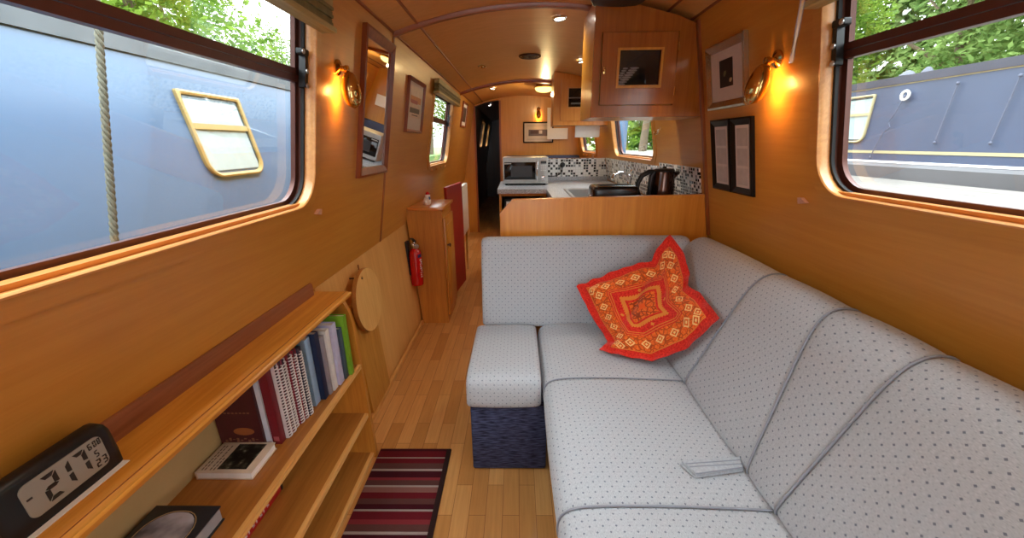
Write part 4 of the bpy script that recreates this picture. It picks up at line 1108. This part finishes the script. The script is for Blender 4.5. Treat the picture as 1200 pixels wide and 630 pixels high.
wall_lamp('lit brass wall lamp above the picture on the far bulkhead', (.304, YB, 1.755), (0, -1, 0), .2, 2.6)

def downlight(x, y, label, on, power=0, tilt=0):
    z = cz(x); t = thing('ceiling_spotlight', label, 'ceiling light', (x, y, z-.02))
    ax = Vector((-2*.235*(x-.1)*-1, 0, -1)).normalized(); o = Vector((x, y, z))
    bm = new(); lathe(bm, [(.040, -.002), (.040, .006), (.034, .012), (.028, .010), (.026, .004)], o, ax, 24, cap=False); obj('rim', bm, 'brass' if not on else 'chrome', t)
    bm = new(); lathe(bm, [(.027, .002), (.024, .009), (.012, .011), (.002, .0115)], o, ax, 20); obj('lens', bm, 'spot_on' if on else 'chrome', t)
    if on: 
        L = bpy.data.lights.new('spot_light', 'SPOT'); L.energy = power; L.color = (1, .86, .66); L.spot_size = R(150); L.spot_blend = .8; L.shadow_soft_size = .03
        lo = bpy.data.objects.new('spot_light', L); COL.objects.link(lo); lo.parent = t; lo.location = o+ax*.016-world_loc(t)
        lo.rotation_euler = ax.to_track_quat('-Z', 'Y').to_euler()
    return t
downlight(.228, 2.36, 'bright lit ceiling spotlight nearest the camera, left of the wall cupboard', True, 9)
downlight(-.286, 3.49, 'unlit ceiling spotlight on the left above the narrow cabinet', False)
downlight(.500, 3.32, 'lit ceiling spotlight on the right between the two wall cupboards', True, 6)
downlight(-.276, 4.83, 'lit ceiling spotlight on the left beyond the far ceiling rib', True, 5)
downlight(-.42, 6.5, 'small lit ceiling spotlight in the dark corridor', True, .3)
downlight(-.22, .55, 'added unseen ceiling spotlight over the bookshelf side of the saloon', True, 4)  # this spot and the next two: unseen, added to light the saloon's near end
downlight(.45, .25, 'added unseen ceiling spotlight over the near end of the sofa', True, 4)
downlight(.10, -.75, 'added unseen ceiling spotlight behind the camera near the bow', True, 3)
# vent
t = thing('ceiling_vent', 'round bronze ceiling vent above the galley', 'vent', (.10, 3.30, cz(.1)-.03))
o_ = Vector((.10, 3.30, cz(.10)))
bm = new(); lathe(bm, [(.085, -.002), (.085, -.010), (.075, -.016), (.070, -.012)], o_, n=32, cap=False); obj('rim', bm, 'kettle', t)
bm = new()
for r_ in (.062, .044, .026): lathe(bm, [(r_, -.004), (r_, -.014), (r_-.008, -.014), (r_-.008, -.004)], o_, n=28, cap=False)
lathe(bm, [(.012, -.002), (.012, -.016), (.004, -.018)], o_, n=12); obj('louvre', bm, 'kettle', t)
# dome lamp
t = thing('ceiling_dome_lamp', 'lit yellow dome lamp on the ceiling near the far bulkhead', 'ceiling light', (.30, 4.80, cz(.3)-.07))
o_ = Vector((.305, 4.80, cz(.305)))
bm = new(); lathe(bm, [(.090, .002), (.092, -.012), (.115, -.022), (.115, -.030), (.10, -.034)], o_, n=32); obj('base', bm, 'brass', t)
bm = new(); lathe(bm, [(.10, -.030), (.098, -.045), (.085, -.062), (.055, -.074), (.02, -.078), (.002, -.0785)], o_, n=32); obj('dome', bm, 'dome_on', t)
point('dome_light', o_+Vector((0, 0, -.10)), (1, .74, .34), 6, .015, t)
# black speaker
t = thing('ceiling_speaker', 'round black speaker fixed to the ceiling in front of the wall cupboard', 'speaker', (.43, 1.98, cz(.43)-.06))
o_ = Vector((.435, 1.93, cz(.435)+.004))
bm = new(); lathe(bm, [(.118, 0), (.120, -.020), (.112, -.040), (.085, -.052), (.03, -.056), (.002, -.0565)], o_, n=36); obj('grille', bm, 'black', t)
bm = new(); lathe(bm, [(.124, .002), (.126, -.008), (.120, -.014)], o_, n=36); obj('rim', bm, 'rubber', t)
# little wall catches
def catch(F, y, z, label):
    bm = new(); prism(bm, [(y-.020, z), (y+.016, z-.008), (y+.018, z+.012), (y+.004, z+.014)], F, -.012, .0)
    tag(obj('wall_catch', bm, cmat('pinkish_plastic', (214, 170, 150))), label, 'catch')
catch(LWALL, 1.405, 1.065, 'small pinkish catch on the left wall below the window corner')
catch(RWALL, 1.265, 1.112, 'small pinkish catch on the right wall below the window corner')

# ------------------------------------------------------------------ outside
# water each side, bank and path
bm = new(); box(bm, (-14, -12, .30), (-1.02, 40, .36)); struct('water_left', bm, 'water')
bm = new(); box(bm, (1.12, -12, .30), (4.9, 40, .36)); struct('water_right', bm, 'water')
bm = new(); box(bm, (-60, -20, .2), (-4.2, 80, .75)); struct('ground_left', bm, 'grass')
bm = new(); box(bm, (4.8, -20, .2), (60, 80, .80)); struct('ground_right', bm, 'grass')
bm = new(); box(bm, (1.2, 11.5, .3), (14, 24, .84)); struct('path_right', bm, 'path')

def narrowboat(label, x0, lean, sgn, y0, y1, roofz, mats, wins, gun=.80, name='narrowboat', wz=(1.165, 1.535), frame_mat='gold', stripes=(), rim=.045):
    """x0: cabin side facing us at z=.8; sgn -1: boat lies to our left"""
    side, roof, hull = mats
    t = thing(name, label, 'boat', (x0+sgn*.8, (y0+y1)/2, .2))
    F = lambda y, z, w=0.: Vector((x0+sgn*lean*(z-.8)-sgn*w, y, z))       # w towards us
    wid = 1.75
    xo = lambda z: x0+sgn*lean*(z-.8); xi = lambda z: x0+sgn*(wid-lean*(z-.8))
    bm = new(); prism(bm, [(xo(.8), .78), (xo(roofz), roofz), (xi(roofz), roofz), (xi(.8), .78)], lambda u, v, w: Vector((u, w, v)), y0, y1); obj('cabin', bm, side, t)
    bm = new(); pts = [(xo(roofz)-sgn*.012, roofz-.012), (xo(roofz)-sgn*.016, roofz+rim)]
    for k in range(9):
        q = k/8; xx = xo(roofz)+(xi(roofz)-xo(roofz))*q; pts.append((xx+(-sgn*.016 if k == 0 else 0), roofz+rim+.004+.07*math.sin(PI*q)))
    pts += [(xi(roofz)+sgn*.012, roofz-.012)]
    prism(bm, pts, lambda u, v, w: Vector((u, w, v)), y0-.03, y1+.03); obj('roof', bm, roof, t)
    bm = new(); g0 = x0-sgn*.10; g1 = x0+sgn*(wid+.10)
    prism(bm, [(g0, .2), (g0, gun-.02), (g0+sgn*.02, gun), (g1-sgn*.02, gun), (g1, gun-.02), (g1, .2)], lambda u, v, w: Vector((u, w, v)), y0-1.0, y1+1.5); obj('hull', bm, hull, t)
    for (za, zb, m) in stripes:
        bm = new(); prism(bm, rect(y0+.01, y1-.01, za, zb), F, -.002, .004); obj('stripe', bm, m, t)
    for (ya, yb2) in wins:
        a, b = wz; bar = a+.60*(b-a)
        bm = new(); loops = []
        for ins, w in ((0, 0), (0, .014), (.008, .018), (.018, .014), (.018, .002)):
            loops.append([F(y, z, w) for y, z in rrect(ya+ins, yb2-ins, a+ins, b-ins, .075-ins, .012)])
        loft(bm, loops, cap=False); prism(bm, rect(ya+.02, yb2-.02, bar-.012, bar+.012), F, .001, .012); wf = obj('window_frame', bm, frame_mat, t)
        bm = new(); prism(bm, rrect(ya+.02, yb2-.02, a+.02, b-.02, .055, .01), F, .0045, .0065); obj('pane', bm, 'pglass', wf)
        bm = new(); nn = 40; lo = []
        for k in range(nn+1):
            q = k/nn; y = ya+.03+(yb2-ya-.06)*q; w = .0022+.0012*math.sin(q*38)
            lo.append([F(y, a+.03, w), F(y, b-.035, w), F(y, b-.035, .0002), F(y, a+.03, .0002)])
        loft(bm, lo); obj('curtain', bm, 'curtain', wf)
    return t, F
bt, FB = narrowboat('pale blue narrowboat moored alongside the left window', -1.30, .20, -1, -1.5, 5.2, 1.652, ('boatblue', 'roofgrey', 'hullgrey'), [(1.76, 2.155), (.55, .945), (3.0, 3.4)], rim=.075)
br, FR = narrowboat('slate blue narrowboat moored across the pontoon outside the right window', 3.20, .03, 1, -1.5, 7.6, 1.755, ('boatblue2', 'roofgrey2', 'hullgrey'), [(3.83, 4.45), (6.0, 6.6)], gun=1.105, wz=(1.275, 1.690), frame_mat='creampaint', stripes=((1.735, 1.756, 'creampaint'), (1.185, 1.208, 'creampaint'), (1.108, 1.125, 'white')))
# roof clutter on the right boat
bm = new()
for y, r_ in ((3.72, .05), (3.55, .035)): lathe(bm, [(r_, 1.80), (r_*1.2, 1.82), (r_*.6, 1.85), (.01, 1.86)], (3.35, y, 0), n=16)
obj('mushroom_vent', bm, 'roofgrey2', br)
# lines and a hook hanging on the right boat's side
def hang_line(label, pts, name='mooring_line', r=.004, mat='rope_dark', ring=None):
    t = thing(name, label, 'rope', pts[-1])
    bm = new(); tube(bm, pts, r, 8); obj('line', bm, mat, t)
    if ring is not None:
        bm = new(); c = Vector(ring); tube(bm, [c+Vector((0, math.cos(a)*.033, math.sin(a)*.033)) for a in [2*PI*k/16 for k in range(16)]], .010, 8, closed=True); obj('ring', bm, 'white', t)
    for p in (pts[0], pts[-1]):
        bm = new(); ball(bm, p, r*2.8, 10); obj('knot', bm, mat, t)
    return t
fr = lambda y, z, w=.020: FR(y, z, w)
fq = lambda y, z: FR(y, z, .030)
hang_line('grey line with white ring hanging slack on the right boat nearest its curtained window', [fq(3.52, 1.636), fq(3.56, 1.52), fq(3.60, 1.44), fq(3.57, 1.40), fq(3.62, 1.36), fq(3.66, 1.24), fq(3.68, 1.15)], ring=FR(3.52, 1.645, .030))
hang_line('straight fender line on the right boat, middle one of the three lines', [fr(3.14, 1.685), fr(3.165, 1.275)])
hang_line('straight fender line on the right boat, nearest the camera', [fr(2.77, 1.68), fr(2.795, 1.27)])
# rope hanging between the boats on the left: three twisted strands
t = thing('mooring_rope', 'thick twisted grey rope hanging down outside the left window', 'rope', (-1.12, 1.04, .95))
ra, rb = Vector((-1.13, 1.282, 2.0)), Vector((-1.11, .994, .92))
for s in range(3):
    bm = new(); pts = []
    for k in range(161):
        q = k/160; c = ra.lerp(rb, q); a = 2*PI*(q*20+s/3)
        pts.append(c+Vector((math.cos(a), math.sin(a), 0))*.0052)
    tube(bm, pts, .0048, 7); obj('strand', bm, 'rope', t)
bm = new(); tube(bm, [ra, ra+Vector((-.12, .02, .03)), ra+Vector((-.36, .03, -.10)), ra+Vector((-.55, .03, -.155))], .014, 8); obj('tail', bm, 'rope', t)
# pontoon
t = thing('pontoon', 'weathered plank pontoon between the boats on the right', 'pontoon', (2.2, 3, .36))
bm = new(); cs, sn = math.cos(0), math.sin(0)
dk = lambda u, v, w: Vector((1.75+(u)*cs-(v-2)*sn, 2+u*sn+(v-2)*cs, w))
for k in range(11): prism(bm, rect(-.02+k*.118, .092+k*.118, -3, 8), dk, .965, .995)
obj('planks', bm, 'deck', t)
for v in (-2.5, 0, 2.5, 5, 7.5):
    bm = new(); prism(bm, rect(0, 1.25, v, v+.1), dk, .36, .964); obj('bearer', bm, 'bark', t)
# pale blue upright panel far along the towpath
bm = new(); box(bm, (3.36, 14.0, .84), (3.74, 14.1, 2.6), .02)
tag(obj('upright_panel', bm, 'boatblue'), 'pale blue upright panel seen at the left edge of the galley window', 'panel')

# trees
def tree(label, x, y, h, r, n, mat, trunk=.16, base=.75, low=.25, squash=1.0, size=.12, seed=0):
    rnd = random.Random(seed); t = thing('tree', label, 'tree', (x, y, base), 'trees along the canal banks')
    bm = new(); tube(bm, [(x, y, base-.05), (x+.1, y, base+h*.3), (x-.05, y+.1, base+h*.7)], [trunk, trunk*.8, trunk*.3], 10)
    for k in range(4):
        a = rnd.random()*6.28; tube(bm, [(x+.05, y, base+h*(.3+.1*k)), (x+math.cos(a)*r*.6, y+math.sin(a)*r*.6, base+h*(.45+.12*k))], [trunk*.4, trunk*.12], 6)
    obj('trunk', bm, 'bark', t)
    bm = new(); blobs = []
    for k in range(26):
        a = rnd.random()*6.28; q = rnd.random(); rr = r*.75*math.sqrt(rnd.random())*(1-.55*abs(q-.4))
        blobs.append((Vector((x+math.cos(a)*rr, y+math.sin(a)*rr, base+h*(low+(.96-low)*q))), r*(.34+.2*rnd.random())))
    for k in range(n):
        c, br_ = blobs[rnd.randrange(len(blobs))]
        d = Vector((rnd.gauss(0, 1), rnd.gauss(0, 1), rnd.gauss(0, 1))).normalized()
        p = c+d*br_*(.55+.5*rnd.random()); s_ = size*(.6+.8*rnd.random())
        u = Vector((rnd.gauss(0, 1), rnd.gauss(0, 1), rnd.gauss(0, .6))).normalized(); v = u.orthogonal().normalized()
        q = rnd.random()*6.28; v = (v*math.cos(q)+u.cross(v)*math.sin(q))
        vs = [bm.verts.new(p+u*s_*.9), bm.verts.new(p+v*s_*.45+u*.1*s_), bm.verts.new(p-u*s_*.9), bm.verts.new(p-v*s_*.45+u*.1*s_)]
        bm.faces.new(vs)
    o = obj('foliage', bm, mat, t, norm=False)
    return t
LT = [(-7.5, 8.6, 6.0, 2.3, 'leaf'), (-12, 15.0, 7.4, 2.6, 'leaf2'), (-8.6, 5.0, 5.4, 2.2, 'leaf'), (-8, .3, 3.4, 1.8, 'leaf'), (-14.5, 27, 7.0, 3.0, 'leaf2'), (-4.9, 23, 6.5, 2.4, 'leaf')]
LN = ['big leafy tree over the blue boat roof in the left window', 'grey-green tree further back over the blue boat roof', 'leafy tree over the middle of the blue boat roof', 'low tree near the rope in the left window', 'distant tree ahead beyond the blue boat', 'large distant tree seen through the small left window']
for k, (x, y, h, r, m) in enumerate(LT): tree(LN[k], x, y, h, r, 9500, M[m], seed=20+k, size=.085)
RT = [(9.6, 4.8, 6.6, 2.1, 'leaf'), (10.0, 10., 6.8, 2.2, 'leaf2'), (9.8, 15.2, 6.8, 2.2, 'leaf'), (10.4, 20.4, 6.8, 2.2, 'leaf2'), (9.2, -.4, 6., 2.1, 'leaf2')]
RN = ['bright green tree over the right boat roof near the picture edge', 'grey-green tree over the middle of the right boat roof', 'green tree over the right boat beside the window frame', 'tree further back along the right bank', 'tree at the near end of the right bank']
for k, (x, y, h, r, m) in enumerate(RT): tree(RN[k], x, y, h, r, 17000, M[m], low=.08, seed=40+k, size=.075)
t = thing('hedge', 'tall dense green hedge along the right bank behind the trees', 'hedge', (14.6, 8, .8))
rnd = random.Random(5); bm = new()
for k in range(15000):
    a = rnd.random(); p = Vector((14.6+rnd.gauss(0, .4), -3+26*rnd.random(), .8+6.6*rnd.random()**.8)); s_ = .16+.16*rnd.random()
    u = Vector((rnd.gauss(0, .5), rnd.gauss(0, 1), rnd.gauss(0, .8))).normalized(); v = u.orthogonal().normalized()
    bm.faces.new([bm.verts.new(q) for q in (p+u*s_, p+v*s_*.6, p-u*s_, p-v*s_*.6)])
obj('foliage', bm, 'leaf2', t, norm=False)
bm = new()
for k in range(14): tube(bm, [(14.7, -3+k*1.9, .7), (14.6, -2.9+k*1.9, 5.6)], [.06, .02], 6)
obj('stems', bm, 'bark', t)
KT = [(5.2, 26, 5.5, 2.6, 'leaf'), (9.5, 29, 5.5, 2.6, 'leaf'), (6.6, 21.5, 6.0, 1.6, 'leaf2'), (2.6, 34, 6.5, 2.4, 'leaf2'), (8.6, 39, 6, 3.0, 'leaf')]
KN = ['bright green bush in the galley window', 'green bush at the right of the galley window', 'slim tree with bare grey trunk in the galley window', 'distant tree on the towpath beyond the far right window', 'furthest tree along the towpath']
for k, (x, y, h, r, m) in enumerate(KT): tree(KN[k], x, y, h, r, 3500, M[m], low=.05 if k != 2 else .55, trunk=.22 if k == 2 else .15, seed=60+k, size=.2)

# ------------------------------------------------------------------ sky, sun, camera
w = bpy.data.worlds.new('sky'); S.world = w; w.use_nodes = True
nt = w.node_tree; bg = nt.nodes['Background']
tc = nt.nodes.new('ShaderNodeTexCoord'); sp = nt.nodes.new('ShaderNodeSeparateXYZ'); cr = nt.nodes.new('ShaderNodeValToRGB')
nt.links.new(tc.outputs['Generated'], sp.inputs[0]); nt.links.new(sp.outputs[2], cr.inputs[0]); nt.links.new(cr.outputs[0], bg.inputs[0])
cr.color_ramp.elements[0].color = (.24, .25, .26, 1); cr.color_ramp.elements[1].color = (.84, .92, 1, 1)
e_ = cr.color_ramp.elements.new(.45); e_.color = (.42, .45, .48, 1)
bg.inputs[1].default_value = 9.0

cam = bpy.data.cameras.new('camera'); co = bpy.data.objects.new('camera', cam); COL.objects.link(co)
cam.sensor_fit = 'HORIZONTAL'; cam.sensor_width = 36; cam.lens = 36*455/1200; cam.clip_start = .02; cam.clip_end = 300
pitch, yaw, roll = R(17.896), R(.903), R(.6)
fw = Vector((-math.sin(yaw)*math.cos(pitch), math.cos(yaw)*math.cos(pitch), -math.sin(pitch)))
rt = fw.cross(Vector((0, 0, 1))).normalized(); up = rt.cross(fw)
r2 = rt*math.cos(roll)-up*math.sin(roll); u2 = up*math.cos(roll)+rt*math.sin(roll)
mt = Matrix((r2, u2, -fw)).transposed().to_4x4(); mt.translation = (0, 0, 1.30)
co.matrix_world = mt; S.camera = co
S.view_settings.view_transform = 'Standard'; S.view_settings.look = 'None'; S.view_settings.gamma = 1; S.view_settings.use_curve_mapping = False
S.view_settings.exposure = 0.92
S.cycles.use_denoising = True
S.cycles.max_bounces = 10; S.cycles.diffuse_bounces = 6; S.cycles.glossy_bounces = 4; S.cycles.transparent_max_bounces = 16
S.cycles.sample_clamp_indirect = 6; S.cycles.caustics_reflective = False; S.cycles.caustics_refractive = False
